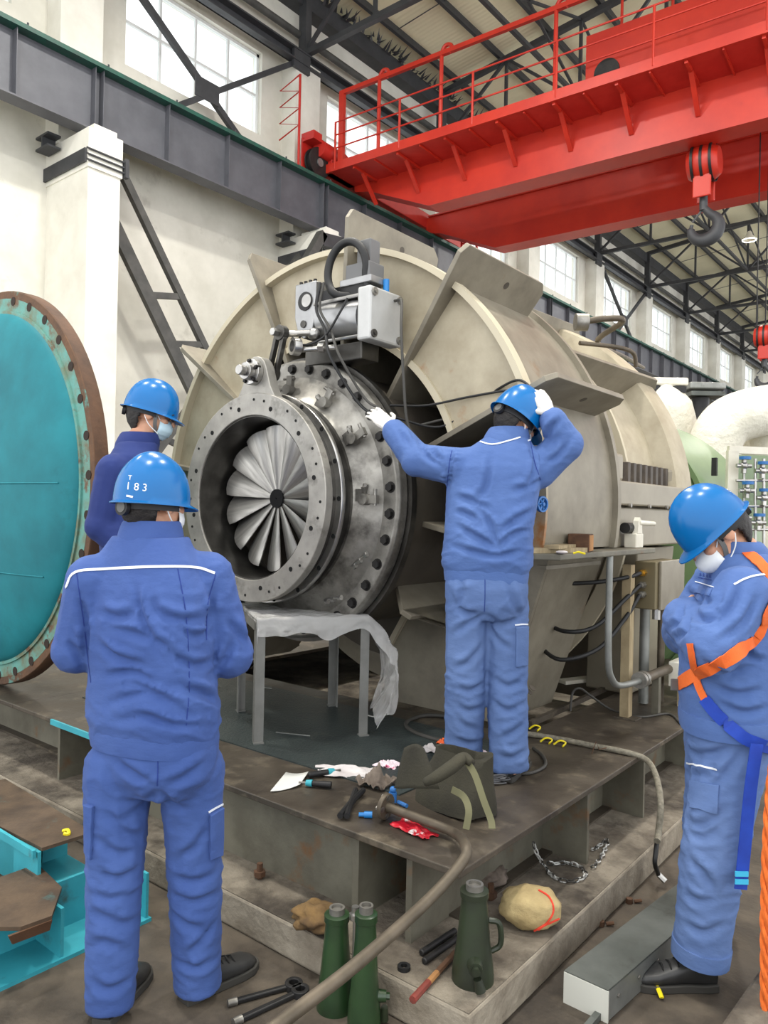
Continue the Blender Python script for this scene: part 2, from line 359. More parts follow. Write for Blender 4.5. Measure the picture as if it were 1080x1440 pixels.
band.box((-14.1, .66, 7.68), (-12.62, .70, 7.92)); band.box((-12.6, .67, 7.62), (-12.5, .74, 7.96)); bm_ = band.mesh('steel_band', smooth=0)
cb = MB(); cb.box((-13.95, -.3, 8.12), (-13.5, -.05, 8.16)).box((-13.95, -.3, 8.34), (-13.5, -.05, 8.38)).box((-13.74, -.3, 8.16), (-13.7, -.05, 8.34)); cbm = cb.mesh('bracket', smooth=0)
for k in range(-1, 10):
    T = Matrix.Translation((0, 7.05 + 6 * k, 0))
    c = inst('column', cm, T, wall, 'plaster_white'); inst('steel_band', bm_, T, c, 'dark_steel'); inst('bracket', cbm, T, c, 'dark_steel')
for i, (a, b) in enumerate(WIN):
    fr = thing('window_%d' % (i + 1), (-14.28, (a + b) / 2, 10.7), 'steel framed hall window with small panes, number %d from the camera end' % (i + 1), 'window', kind='structure')
    f = MB(); f.box((-14.32, a, 10.7), (-14.22, a + .07, 12.7)); f.box((-14.32, b - .07, 10.7), (-14.22, b, 12.7)); f.box((-14.32, a, 10.7), (-14.22, b, 10.77)); f.box((-14.32, a, 12.63), (-14.22, b, 12.7))
    f.build('window_frame', 'window_frame', fr, smooth=0)
    for j in range(1, 4):
        y = a + (b - a) * j / 4; MB().box((-14.3, y - .03, 10.77), (-14.24, y + .03, 12.63)).build('mullion', 'window_frame', fr, smooth=0)
    MB().box((-14.305, a + .07, 11.66), (-14.235, b - .07, 11.72)).build('mullion', 'window_frame', fr, smooth=0)
    for j in range(4):
        for r in range(2):
            ya = a + (b - a) * j / 4 + .03; yb = a + (b - a) * (j + 1) / 4 - .03; za = 10.75 + r * .95
            MB().box((-14.275, ya, za), (-14.265, yb, za + .93)).build('pane', 'window_glass', fr, smooth=0)
# roof: sheets, purlins
SL = .11
def roofz(x): return 14.95 + SL * (x + 14.4)
rf = MB().prism([(-14.6, Y0, roofz(-14.6)), (7, Y0, roofz(7)), (7, Y0, roofz(7) + .08), (-14.6, Y0, roofz(-14.6) + .08)], (0, 66 - Y0, 0)).build('ceiling', 'roof_sheet', smooth=0)
tag(rf, 'cream sheet metal roof on dark purlins', 'ceiling', kind='structure')
for i in range(13):
    x = -13.2 + 1.55 * i
    pb = MB(); pb.box((x - .05, Y0, roofz(x) - .2), (x + .05, 66, roofz(x) - .01)); pb.build('purlin', 'dark_steel', rf, smooth=0)
# sag rods between purlins
for k in range(0, 10):
    y = 4.4 + 6 * k
    MB().cyl((-13.2, y, roofz(-13.2) - .1), (6, y, roofz(6) - .1), .014, n=6).build('sag_rod', 'dark_steel', rf)
# eave beam with ragged insulation
ev = thing('eave_beam', (-13.9, 30, 14.2), 'dark ragged eave beam along the top of the wall', 'beam')
MB().box((-14.1, Y0, 14.25), (-13.72, 66, 14.7)).build('beam', 'dark_steel', ev, smooth=0)
rg = MB()
for i in range(170):
    y = 11 + random.random() * 12; x = -13.72 + random.random() * .1; z = 14.6 + random.random() * .15
    d = Vector((random.uniform(.1, .4), random.uniform(-.15, .15), random.uniform(-.12, .25))); p = Vector((x, y, z))
    rg.add([p, p + Vector((0, .12, .02)), p + d], [(0, 1, 2)])
o = rg.build('ragged_strip', 'dark_steel', ev, smooth=0, recalc=False); o['kind'] = 'stuff'
# struts and conduit along the column heads
st = thing('column_strut', (-13.7, 30, 12.5), 'dark steel strut line joining the column heads above the windows', 'strut')
MB().box((-13.72, Y0, 12.62), (-13.5, 61, 12.66)).box((-13.72, Y0, 12.62), (-13.68, 61, 12.92)).box((-13.72, Y0, 12.9), (-13.5, 61, 12.94)).build('channel', 'dark_steel', st, smooth=0)
MB().cyl((-13.85, Y0, 13.55), (-13.85, 61, 13.55), .09, n=10).build('conduit', 'brace_paint', st)
for k in range(-1, 9): MB().box((-13.6, 12.85 + 6 * k, 12.45), (-13.52, 13.4 + 6 * k, 12.95)).build('gusset', 'dark_steel', st, smooth=0)
# roof trusses
ORDN = ['first', 'second', 'third', 'fourth', 'fifth', 'sixth', 'seventh', 'eighth', 'ninth', 'tenth']
tp = {}
def truss_parts():
    L = []
    xs = [-13.75 + 2.325 * i for i in range(9)]
    zb = 13.05
    L.append(('post', MB().box((-13.85, -.1, 12.78), (-13.6, .1, roofz(-13.7) - .25)).mesh('post', smooth=0)))
    L.append(('bottom_chord', MB().box((xs[0], -.07, zb - .07), (xs[-1], .07, zb + .07)).mesh('bottom_chord', smooth=0)))
    a, b = Vector((xs[0], 0, roofz(xs[0]) - .3)), Vector((xs[-1], 0, roofz(xs[-1]) - .3))
    L.append(('top_chord', MB().bar(a, b, .16, .16).mesh('top_chord', smooth=0)))
    for i in range(1, 9):
        L.append(('web_post', MB().bar((xs[i], 0, zb), (xs[i], 0, roofz(xs[i]) - .3), .08, .08).mesh('web_post', smooth=0)))
        p, q = ((xs[i - 1], 0, zb), (xs[i], 0, roofz(xs[i]) - .3)) if i % 2 else ((xs[i], 0, zb), (xs[i - 1], 0, roofz(xs[i - 1]) - .3))
        L.append(('web_diagonal', MB().bar(p, q, .08, .08).mesh('web_diagonal', smooth=0)))
    return L
TP = truss_parts()
for k in range(0, 10):
    y = 7.4 + 6 * k
    t = thing('roof_truss', (-13.75, y, 12.78), 'dark steel roof truss, %s from the camera end of the hall' % ORDN[k], 'roof truss', 'roof trusses')
    for n_, me in TP: inst(n_, me, Matrix.Translation((0, y, 0)), t, 'dark_steel')
for j, x in enumerate((-9.1, -4.45, .2)):
    t = thing('truss_tie', (x, 34, 12.9), 'dark longitudinal tie with cross bracing between trusses, %s from the wall' % ORDN[j], 'tie bar', 'ties between the roof trusses')
    MB().bar((x, 1.4, 13.05), (x, 61, 13.05), .1, .1).build('tie_bar', 'dark_steel', t, smooth=0)
    for k in range(0, 9):
        ya, yb = 7.4 + 6 * k, 13.4 + 6 * k
        MB().bar((x, ya, 13.05), (x, yb, roofz(x) - .3), .06, .06).build('cross_brace', 'dark_steel', t, smooth=0)
        MB().bar((x, yb, 13.05), (x, ya, roofz(x) - .3), .06, .06).build('cross_brace', 'dark_steel', t, smooth=0)
# high-bay lamps under the trusses: one known fixture, the others added for top-down light
LN = ['nearest', 'second', 'third', 'fourth', 'fifth']
for i, x in enumerate((-7.6, -1.9)):
    for k, y in enumerate((1.4, 7.4, 25.4, 31.4)):
        t = thing('high_bay_lamp', (x, y, 12.35), '%s white high-bay lamp of the mostly added %s row under the roof trusses' % (LN[k], 'wall-side' if i == 0 else 'aisle-side'), 'lamp', 'high-bay lamps')
        MB().lathe([(.05, .35), (.09, .3), (.12, .2), (.26, .02), (.26, 0), (.245, 0), (.11, .19), (.0, .2)], (x, y, 12.35), Z0, n=24).build('reflector', 'white_enamel', t)
        MB().cyl((x, y, 12.65), (x, y, 13.05), .02, n=8).build('hanger', 'dark_steel', t)
        add_top_light('top_shading_light', (x, y, 12.36), 260, .6)
# end wall far behind
ew = MB(); ew.box((-14.4, 66, 0), (7, 66.3, 9)); ew.box((-14.4, 66, 12.5), (7, 66.3, 17.1))
for i in range(5): ew.box((-14.4 + 4.4 * i, 66, 9), (-13 + 4.4 * i, 66.3, 12.5))
tag(ew.build('wall_back', 'plaster', smooth=0), 'white end wall far down the hall', 'wall', kind='structure')
# crane runway girder
gd = thing('crane_runway_girder', (-13, 7, 8.41), 'long grey plate girder with green top flange carrying the crane rail', 'girder')
MB().box((-13.01, Y0, 8.43), (-12.99, 64, 9.58)).build('web', 'girder_paint', gd, smooth=0)
MB().box((-13.17, Y0, 8.40), (-12.83, 64, 8.43)).build('bottom_flange', 'girder_paint', gd, smooth=0)
MB().box((-13.2, Y0, 9.56), (-12.78, 64, 9.64)).build('top_flange', 'green_paint', gd, smooth=0)
MB().box((-13.04, Y0, 9.64), (-12.96, 64, 9.74)).build('rail', 'dark_steel', gd, smooth=0)
sm_ = MB().box((-12.99, -.006, 8.43), (-12.84, .006, 9.56)).mesh('stiffener', smooth=0)
clip = MB().box((-12.98, -.08, 9.64), (-12.86, .08, 9.69)).cyl((-12.9, 0, 9.68), (-12.9, 0, 9.75), .02, n=6).mesh('rail_clip', smooth=0)
for k in range(-1, 9):
    for d in (-.08, .08, 1.5, 3.0, 4.5): inst('stiffener', sm_, Matrix.Translation((0, 7.37 + 6 * k + d, 0)), gd, 'girder_paint')
    for d in (0.2, 1.7, 3.2, 4.7): inst('rail_clip', clip, Matrix.Translation((0, 7.37 + 6 * k + d, 0)), gd, 'dark_steel')
# braces between columns under the girder
def brace(name, chords, rungs, label, w=.16):
    t = thing(name, (chords[0][0][0], chords[0][0][1], min(c[1][2] for c in chords)), label, 'brace')
    for i, (p, q, ww) in enumerate(chords): MB().bar(p, q, ww, .12, up=(1, 0, 0)).build('chord', 'brace_paint', t, smooth=0)
    for p, q in rungs: MB().bar(p, q, .12, .1, up=(1, 0, 0)).build('rung', 'brace_paint', t, smooth=0)
    return t
xb = -13.3
br = brace('wall_brace', [((xb, 8.0, 8.25), (xb, 10.25, 4.95), .15), ((xb, 7.85, 7.2), (xb, 10.3, 3.45), .26)],
      [((xb, 8.72, 5.83), (xb, 9.62, 6.0)), ((xb, 9.22, 4.95), (xb, 10.15, 5.1)), ((xb, 9.75, 4.2), (xb, 10.45, 4.3))], 'dark ladder-like diagonal brace falling from the nearest column')
MB().obox((xb, 10.2, 3.6), (.02, 0, 0), (0, .35, 0), (0, 0, .4)).build('gusset', 'brace_paint', br, smooth=0)
brace('wall_brace', [((xb + .05, 8.0, 1.4), (xb + .05, 12.9, 7.75), .15), ((xb + .05, 8.6, 1.1), (xb + .05, 13.0, 6.7), .18)],
      [((xb, 9.2, 3.0), (xb, 9.9, 2.8)), ((xb, 10.6, 4.8), (xb, 11.3, 4.6)), ((xb, 11.9, 6.5), (xb, 12.4, 6.0))], 'dark diagonal brace rising behind the compressor to the second column')
for k, lab in ((0, 'dark crossed steel brace in front of the nearest window'), (4, 'dark crossed steel brace in front of a far window')):
    d = 6 * k; t = thing('window_brace', (-13.7, 10.3 + d, 9.7), lab, 'brace')
    MB().bar((-13.7, 7.9 + d, 12.55), (-13.7, 11.9 + d, 9.72), .14, .1, up=(1, 0, 0)).build('diagonal', 'dark_steel', t, smooth=0)
    MB().bar((-13.66, 12.95 + d, 12.6), (-13.66, 8.4 + d, 9.2), .12, .1, up=(1, 0, 0)).build('diagonal', 'dark_steel', t, smooth=0)
    MB().obox((-13.62, 10.35 + d, 10.75), (.015, 0, 0), (0, .32, 0), (0, 0, .22)).build('gusset', 'dark_steel', t, smooth=0)
# diagonal brace posts at the second column under the girder
t = thing('corbel_strut', (-13, 12.7, 6.6), 'dark strut frame clamped to the second column corbel behind the compressor', 'strut')
MB().bar((-12.36, 12.7, 7.9), (-12.36, 13.9, 8.05), .2, .3).build('bracket', 'dark_steel', t, smooth=0)
MB().bar((-12.36, 11.6, 6.2), (-12.36, 12.75, 8.05), .2, .2).build('strut', 'brace_paint', t, smooth=0)
# ================================================================ bridge crane
MC = Matrix.Translation((-13, 13.42, 0)) @ Matrix.Rotation(math.atan(.055), 4, 'Z')
def CB(): return MB(MC)
cr = thing('bridge_crane', MC @ Vector((0, 3, 9.7)), 'red double girder overhead crane with railed walkway spanning the hall', 'crane')
def girder(y0, y1, name):
    prof = [(.2, 9.72), (.2, 10.15), (24, 10.15), (24, 8.88), (2.45, 8.88), (.7, 9.62)]
    return CB().prism([(x, y0, z) for x, z in prof], (0, y1 - y0, 0)).build(name, 'red_paint', cr, smooth=0)
girder(.98, 1.5, 'near_girder'); girder(4.35, 4.9, 'far_girder')
for y in (.98, 4.35): CB().box((.3, y - .06, 10.15), (24, y + .6, 10.19)).build('girder_top_plate', 'red_paint', cr, smooth=0)
for y in (1.24, 4.6): CB().box((.6, y - .04, 10.19), (24, y + .04, 10.29)).build('trolley_rail', 'dark_steel', cr, smooth=0)
CB().box((-.22, .05, 9.86), (.22, 6.4, 10.3)).build('end_carriage', 'red_dark', cr, smooth=0, bevel=.02)
for y in (-.25, 6.05):
    wl = CB().lathe([(.0, -.09), (.36, -.09), (.36, -.06), (.3, -.05), (.3, .05), (.36, .06), (.36, .09), (0, .09)], (0, y, 10.02), (1, 0, 0), n=28).build('wheel', 'black_steel', cr)
    CB().cyl((-.12, y, 10.02), (.12, y, 10.02), .1).build('axle_cap', 'alu', wl)
CB().box((.02, 0, 9.86), (24, .98, 9.9)).build('walkway_deck', 'red_dark', cr, smooth=0)
CB().box((.02, -.02, 9.85), (24, .02, 10.06)).build('toe_board', 'red_paint', cr, smooth=0)
for i in range(14):
    x = .9 + 1.27 * i
    b = CB(); b.bar((x, .05, 9.83), (x, .98, 9.83), .06, .06); b.bar((x, .4, 9.83), (x, .98, 9.25), .09, .05); b.build('walkway_bracket', 'red_paint', cr, smooth=0)
    CB().bar((x + .63, .03, 9.84), (x + .63, .98, 9.84), .03, .05).build('deck_joist', 'red_paint', cr, smooth=0)
for i in range(13):
    x = .35 + 1.9 * i; CB().cyl((x, 0, 9.9), (x, 0, 11.03), .028, n=8).build('rail_post', 'red_paint', cr)
for z in (10.4, 10.72, 11.03): CB().cyl((.35, 0, z), (23.5, 0, z), .019, n=8).build('hand_rail', 'red_paint', cr)
for x in (1.62, 3.32, 6.0, 10.0, 14):
    pts = [(x, 0.05, 9.9), (x, .05, 11.5), (x, .05, 11.72), (x + .08, .05, 11.86), (x + .2, .05, 11.86), (x + .27, .05, 11.76), (x + .2, .05, 11.68)]
    CB().tube(pts, .045, n=8, sm=4).build('cable_post', 'red_paint', cr)
CB().box((.44, 0, 10.0), (.58, .1, 11.75)).build('cable_post', 'red_paint', cr, smooth=0)
CB().bar((.45, .05, 11.72), (23.5, .05, 11.72), .09, .1).build('cable_track', 'red_paint', cr, smooth=0)
# access ladder cage and guard beside the wheel
lad = CB(); lad.cyl((-.15, -.75, 9.8), (-.15, -.75, 12.0), .03, n=8); zz = [(-.15 + (-.65 if i % 2 else 0), -.75, 12.0 - .2 * i) for i in range(8)]
lad.tube(zz, .018, n=6); lad.build('collector_guard', 'red_dark', cr)
CB().box((-.2, -.62, 9.8), (-.16, .1, 10.55)).box((-.2, -.62, 10.45), (.2, .1, 10.5)).build('wheel_guard', 'red_dark', cr, smooth=0)
CB().box((-.3, -.5, 10.5), (.1, -.2, 10.72)).build('bumper', 'red_dark', cr, smooth=0)
CB().cyl((.1, -.3, 10.35), (.1, .6, 10.35), .2, n=14).build('drive_motor', 'red_dark', cr)
# ladder hung below the far girder at the wall
ld = CB(); ld.box((.75, 5.4, 7.4), (.81, 5.46, 9.9)); ld.box((1.25, 5.4, 7.4), (1.31, 5.46, 9.9))
for i in range(8): ld.box((.78, 5.41, 7.5 + .3 * i), (1.28, 5.45, 7.54 + .3 * i))
ld.build('access_ladder', 'red_dark', cr, smooth=0)
# trolley
tr = thing('crane_trolley', MC @ Vector((9, 3, 10.29)), 'red hoist trolley with dark motor standing on the crane girders', 'trolley')
CB().box((6.3, .9, 10.6), (12.5, .96, 11.5)).build('side_plate', 'red_paint', tr, smooth=0)
CB().box((6.3, 4.8, 10.55), (12.5, 4.86, 11.3)).build('side_plate', 'red_paint', tr, smooth=0)
CB().box((6.3, .96, 10.6), (12.5, 4.8, 10.75)).build('deck', 'red_dark', tr, smooth=0)
for x in (7.25, 12.2):
    for y in (1.24, 4.6): CB().cyl((x, y - .1, 10.52), (x, y + .1, 10.52), .235, n=24).build('wheel', 'black_steel', tr)
CB().cyl((6.75, .86, 10.62), (6.75, .9, 10.62), .26, n=24).box((6.5, .86, 10.32), (6.56, .9, 10.62)).build('wheel_cover', 'black_steel', tr)
CB().cyl((7.5, 2.2, 11.5), (8.5, 2.2, 11.5), .35, n=20).build('hoist_motor', 'jack_green', tr)
CB().box((8.4, 1.6, 11.2), (11, 3.2, 11.9)).build('gear_case', 'red_paint', tr, smooth=0, bevel=.03)
CB().cyl((8, 3.6, 11.3), (11.8, 3.6, 11.3), .4, n=24).build('rope_drum', 'black_steel', tr)
for x in (7.0, 8.0, 9.5): CB().cyl((x, 1.0, 11.3), (x, 1.0, 12.3), .03, n=8).build('guard_post', 'red_paint', tr)
# main hook block
hx, hy = MC.inverted() @ Vector((-4.62, 15.55, 0)), 0
HXL = hx.x; HYL = hx.y
hk = thing('hook_block', MC @ Vector((HXL, HYL, 7.2)), 'large dark forged hook under a striped red pulley block on the crane', 'crane hook')
def hook(px, py_, ztop, s, root, red, dark):
    b = CB(); b.lathe([(0, -.34), (.3, -.34), (.4, -.2), (.42, 0), (.4, .2), (.3, .34), (0, .34)], (px, py_, ztop - .42 * s), (1, 0, 0), n=28)
    for i, v in enumerate(b.v): b.v[i] = Vector((px, py_, ztop - .42 * s)) + (v - Vector((px, py_, ztop - .42 * s))) * s
    bl = b.build('pulley_block', red, root)
    for i in range(3):
        x = px + (-.2 + .2 * i) * s; c = CB(); c.lathe([(.415 * s, -.03 * s), (.435 * s, -.03 * s), (.435 * s, .03 * s), (.415 * s, .03 * s)], (x, py_, ztop - .42 * s), (1, 0, 0), n=28, closed=True); c.build('rope_slot', 'black_steel', bl)
    CB().box((px - .2 * s, py_ - .22 * s, ztop - 1.25 * s), (px + .2 * s, py_ - .16 * s, ztop - .5 * s)).build('side_plate', red, root, smooth=0, bevel=.02)
    CB().box((px - .2 * s, py_ + .16 * s, ztop - 1.25 * s), (px + .2 * s, py_ + .22 * s, ztop - .5 * s)).build('side_plate', red, root, smooth=0, bevel=.02)
    CB().cyl((px, py_, ztop - 1.15 * s), (px, py_, ztop - 1.5 * s), .09 * s).build('hook_shank', dark, root)
    zc = ztop - 1.86 * s; pts = [(px, py_, ztop - 1.42 * s), (px + .14 * s, py_, zc + .26 * s)]
    for a in range(40, -205, -20): pts.append((px + .03 + .3 * s * cos(radians(a)), py_, zc - .03 + .3 * s * sin(radians(a))))
    CB().tube(pts, lambda t: s * (.075 + .085 * sin(pi * min(1, t * 1.05)) ** 1.0) * (1 if t < .93 else .55), n=12, sm=3).build('hook', dark, root)
    CB().bar((px - .04 * s, py_, ztop - 1.5 * s), (px - .24 * s, py_, zc + .13 * s), .05 * s, .03 * s).build('safety_latch', dark, root, smooth=0)
hook(HXL, HYL, 8.98, .86, hk, 'red_paint', 'dark_steel')
for dx in (-.22, -.08, .08, .22): CB().cyl((HXL + dx, HYL, 8.5), (HXL + dx, HYL, 10.65), .016, n=6).build('wire_rope', 'black_steel', hk)
hx2 = MC.inverted() @ Vector((-4.05, 16.2, 0))
h2 = thing('auxiliary_hook_block', MC @ Vector((hx2.x + .45, hx2.y, 4.2)), 'small red lattice pulley block hanging on long ropes at the right edge', 'crane hook')
hook(hx2.x + .45, hx2.y, 5.42, .55, h2, 'red_paint', 'dark_steel')
for dx in (-.16, 0.0, .16): CB().cyl((hx2.x + .45 + dx, hx2.y, 5.0), (hx2.x + .45 + dx, hx2.y, 10.6), .013, n=6).build('wire_rope', 'black_steel', h2)
# ================================================================ plinth and steel base
kb = MB().box((-9, 1.89, 0), (-1.17, 9, .128)).build('kerb', 'concrete_face', smooth=0, bevel=.01)
MB().prism([(-9, 1.895, .1275), (-1.176, 1.895, .1275), (-1.176, 9, .1275), (-9, 9, .1275)], (0, 0, .0025)).build('dirt_layer', 'concrete', kb, smooth=0)
tag(kb, 'worn concrete plinth kerb under the steel machine base', 'kerb', kind='structure')
_a = pz(1010, 1440, .12); _b = pz(1075, 1335, .12)
sp = MB().prism([(_a.x - .03, _a.y - .6, 0), (_b.x + .02, _b.y, 0), (_b.x + 1.3, _b.y + .3, 0), (_a.x + 1.3, _a.y - .6, 0)], (0, 0, .12)).build('kerb', 'concrete', smooth=0, bevel=.012)
tag(sp, 'low concrete kerb at the lower right corner of the photo', 'kerb', kind='structure')
base = thing('machine_base', (-4, 4, .13), 'heavy steel base frame with oily brown deck plate and gussets', 'machine base')
ZT = .45
tpl = MB()
tpl.box((-8.6, 2.04, .425), (-4.35, 8.6, ZT)); tpl.box((-4.35, 2.04, .425), (-1.31, 3.5, ZT)); tpl.box((-4.35, 5.9, .425), (-1.31, 8.6, ZT)); tpl.box((-1.9, 3.5, .425), (-1.31, 5.9, ZT))
tpl.build('deck_plate', 'base_plate', base, smooth=0, bevel=.004)
MB().box((-3.3, 2.11, .13), (-1.78, 2.135, .425)).build('web', 'base_grey', base, smooth=0)
MB().box((-8.6, 2.3, .13), (-3.3, 2.325, .425)).build('web', 'base_grey', base, smooth=0)
MB().box((-1.545, 2.07, .13), (-1.52, 8.6, .425)).build('web', 'base_grey', base, smooth=0)
MB().box((-1.785, 2.065, .13), (-1.755, 3.4, .425)).build('web', 'base_grey', base, smooth=0)
MB().box((-8.6, 3.4, .13), (-1.6, 3.43, .425)).build('web', 'base_grey', base, smooth=0)
for x in (-3.86, -5.6, -7.2): MB().box((x - .01, 2.06, .13), (x + .01, 2.3, .425)).build('gusset', 'base_grey', base, smooth=0)
for y in (3.03, 3.68, 4.6, 5.6): MB().box((-1.52, y - .01, .13), (-1.315, y + .01, .425)).build('gusset', 'base_grey', base, smooth=0)
MB().box((-8.6, 2.25, .131), (-3.3, 2.3, .145)).build('bottom_flange', 'base_plate', base, smooth=0)
MB().box((-1.52, 2.3, .131), (-1.47, 8.6, .14)).build('bottom_flange', 'base_plate', base, smooth=0)
MB().box((-3.9, 2.03, .422), (-3.4, 2.042, .45)).build('edge_strip', 'teal_light', base, smooth=0)
for (u, v) in ((690, 1265), (365, 1235), (790, 1200)):
    p = pz(u, v, .13); MB().cyl((p.x, p.y, .13), (p.x, p.y, .19), .012, n=8).cyl((p.x, p.y, .14), (p.x, p.y, .16), .024, n=6).build('anchor_bolt', 'rust', base)
# rubbed red paint patch bolt by the side web
p = pz(705, 1235, .13); MB().cyl((p.x - .03, p.y, .13), (p.x - .03, p.y, .2), .014, n=10).build('anchor_bolt', 'tag_red', base)
ck = MB().prism([(-4.2, 2.38, ZT), (-1.85, 2.42, ZT), (-1.83, 3.3, ZT), (-4.2, 3.35, ZT)], (0, 0, .006)).build('checker_plate', 'checker', smooth=0)
tag(ck, 'dark green chequered steel sheet lying on the deck under the table', 'steel sheet')
a, b = pz(745, 1022, ZT), pz(858, 968, ZT)
tag(MB().bar(a + Vector((0, 0, .015)), b + Vector((0, 0, .015)), .025, .03).build('edge_bar', 'base_plate', smooth=0), 'thin steel edge bar on the deck behind the standing worker', 'steel bar')
# ================================================================ compressor
XC, ZC = -3.0, 1.65
AX = Vector((0, 1, 0))
cp = thing('compressor', (XC, 4.2, .45), 'huge ribbed steel axial compressor casing with open bolted inlet', 'compressor')
def LA(): return MB()
def ring(prof, a0=0., a1=360., n=72):  # profile of (radius, y); angle 0 = +X, 90 = up
    return MB().lathe([(r, y) for r, y in prof], (XC, 0, ZC), AX, n=n, a0=radians(a0), a1=radians(a1), closed=True, ref=(1, 0, 0))
def ringneg(*a, **k): return ring(*a, **k)
# note: AX x ref = Y x X = -Z, so angles run clockwise; flip them here
def sect(prof, d0, d1, n=48): return ring(prof, -d1, -d0, n)
def pol(r, deg, y): return Vector((XC + r * cos(radians(deg)), y, ZC + r * sin(radians(deg))))
# inlet valve body
ring([(.425, 2.600), (.54, 2.600), (.54, 2.650), (.425, 2.650)]).build('inlet_flange', 'flange_face', cp, bevel=.004)
ring([(.418, 2.61), (.425, 2.61), (.425, 2.86), (.418, 2.86)]).build('bore_liner', 'machined_dark', cp)
ring([(.43, 2.65), (.515, 2.65), (.515, 2.70), (.43, 2.70)]).build('valve_body', 'machined_dark', cp)
ring([(.43, 2.70), (.548, 2.70), (.552, 2.705), (.552, 2.725), (.548, 2.73), (.43, 2.73)]).build('drive_ring', 'machined_bright', cp)
ring([(.43, 2.73), (.52, 2.73), (.52, 2.80), (.43, 2.80)]).build('valve_body', 'machined_dark', cp)
ring([(.43, 2.80), (.535, 2.80), (.56, 2.83), (.66, 2.885), (.67, 2.92), (.43, 2.92)]).build('inlet_cone', 'machined', cp)
ring([(.60, 2.885), (.74, 2.885), (.755, 2.90), (.755, 2.955), (.60, 2.955)]).build('cover_ring', 'machined', cp, bevel=.004)
ring([(.60, 2.958), (.78, 2.958), (.78, 3.0), (.60, 3.0)]).build('seal_ring', 'machined_dark', cp)
ring([(.66, 3.0), (.72, 3.0), (.72, 3.8), (.66, 3.8)]).build('inner_neck', 'casing_inner', cp)
hb = hexbolt(.021, .022); N = 34
for i in range(N):
    d = 5 + 360 / N * i; p = pol(.705, d, 2.886); inst('bolt', hb, along(p, (0, -1, 0)), cp, 'bolt_black')
sock = MB().cyl((0, 0, 0), (0, 0, .003), .012, n=12).mesh('dark_disc'); sock2 = MB().cyl((0, 0, 0), (0, 0, .003), .007, n=10).mesh('dark_disc')
for i in range(12):  # flange holes as proud black discs, their shade painted in
    d = 12 + 30 * i; inst('flange_hole_disc', sock, along(pol(.47, d, 2.6005), (0, -1, 0)), cp, 'hole')
    inst('flange_hole_disc', sock2, along(pol(.50, d + 7, 2.6005), (0, -1, 0)), cp, 'hole')
    inst('flange_hole_disc', sock2, along(pol(.505, d + 16, 2.6005), (0, -1, 0)), cp, 'hole')
for i in range(18): inst('screw', sock, along(pol(.533, i * 20, 2.7), (0, -1, 0)), cp, 'machined_bright')
# guide vanes
NV = 14
def vane():
    b = MB(); rows = []
    h = pi / NV
    for i in range(9):
        t = i / 8; r = .045 + .325 * t; w = r * math.tan(h) * 1.16
        if i == 8: r -= .0; w *= .93
        row = []
        for j in range(7):
            s = (j / 6) * 2 - 1; a = s * w
            # pinwheel pitch: leading edge lifts towards the camera (-Y), pleated
            yy = s * w * .42 - .30 * w * (1 - s * s)
            rr = r + (.02 * (1 - s * s) if i == 8 else 0)
            row.append(Vector((a, yy, rr)))
        rows.append(row)
    vs = [p for r in rows for p in r] + [p + Vector((0, .006, 0)) for r in rows for p in r]; n0 = 63; fs = []
    for i in range(8):
        for j in range(6):
            k = i * 7 + j; fs.append((k, k + 1, k + 8, k + 7)); k += n0; fs.append((k, k + 7, k + 8, k + 1))
    per = [j for j in range(7)] + [i * 7 + 6 for i in range(1, 9)] + [56 + j for j in range(5, -1, -1)] + [i * 7 for i in range(7, 0, -1)]
    for a, c in zip(per, per[1:] + per[:1]): fs.append((a, c, c + n0, a + n0))
    b.add(vs, fs); return b.mesh('guide_vane', smooth=35)
vm = vane()
vg = cp
for i in range(NV):
    an = radians(360 / NV * i + 4); rr = Vector((sin(an), 0, cos(an))); tt = Vector((cos(an), 0, -sin(an)))
    inst('guide_vane', vm, frame((XC, 2.80, ZC), tt, (0, 1, 0), rr), cp, 'vane')
ring([(.005, 2.785), (.05, 2.785), (.05, 2.84), (.005, 2.84)]).build('hub_hole_disc', 'hole', cp)  # solid black plug painting the shade of the hub opening
ring([(.005, 2.92), (.62, 2.92), (.62, 2.93), (.005, 2.93)]).build('back_disc', 'casing_inner', cp)
# trunnion lug, bearing boss and lever
lug = [pol(.53, 72, 2.61), pol(.62, 80, 2.61)]
bx = Vector((-2.99, 2.60, 2.295))
poly = [Vector((bx.x - .17, 2.61, 2.12)), Vector((bx.x + .19, 2.61, 2.10)), Vector((bx.x + .115, 2.61, 2.22))]
poly += [Vector((bx.x + .085 * cos(radians(a)), 2.61, bx.z + .085 * sin(radians(a)))) for a in range(20, 201, 20)] + [Vector((bx.x - .11, 2.61, 2.21))]
MB().prism(poly, (0, .06, 0)).build('trunnion_lug', 'flange_face', cp, smooth=30, bevel=.004)
bs = MB(); bs.cyl((bx.x, 2.61, bx.z), (bx.x, 2.575, bx.z), .066, n=28); bs.cyl((bx.x, 2.575, bx.z), (bx.x, 2.54, bx.z), .045, n=24); bs.cyl((bx.x, 2.54, bx.z), (bx.x, 2.50, bx.z), .026, n=20)
bo = bs.build('bearing_boss', 'machined_bright', cp, bevel=.003)
hb2 = hexbolt(.009, .012)
for i in range(5):
    a = radians(72 * i + 20); inst('boss_screw', hb2, along((bx.x + .055 * cos(a), 2.575, bx.z + .055 * sin(a)), (0, -1, 0)), bo, 'bolt_black')
lv = MB(); P0, P1 = Vector((-2.955, 2.70, 2.30)), Vector((-2.895, 2.70, 2.505)); dv = (P1 - P0).normalized(); sd = Vector((dv.z, 0, -dv.x))
for s in (-1, 1): lv.obox((P0 + P1) / 2 + sd * .027 * s, dv * .11, sd * .010, (0, .014, 0))
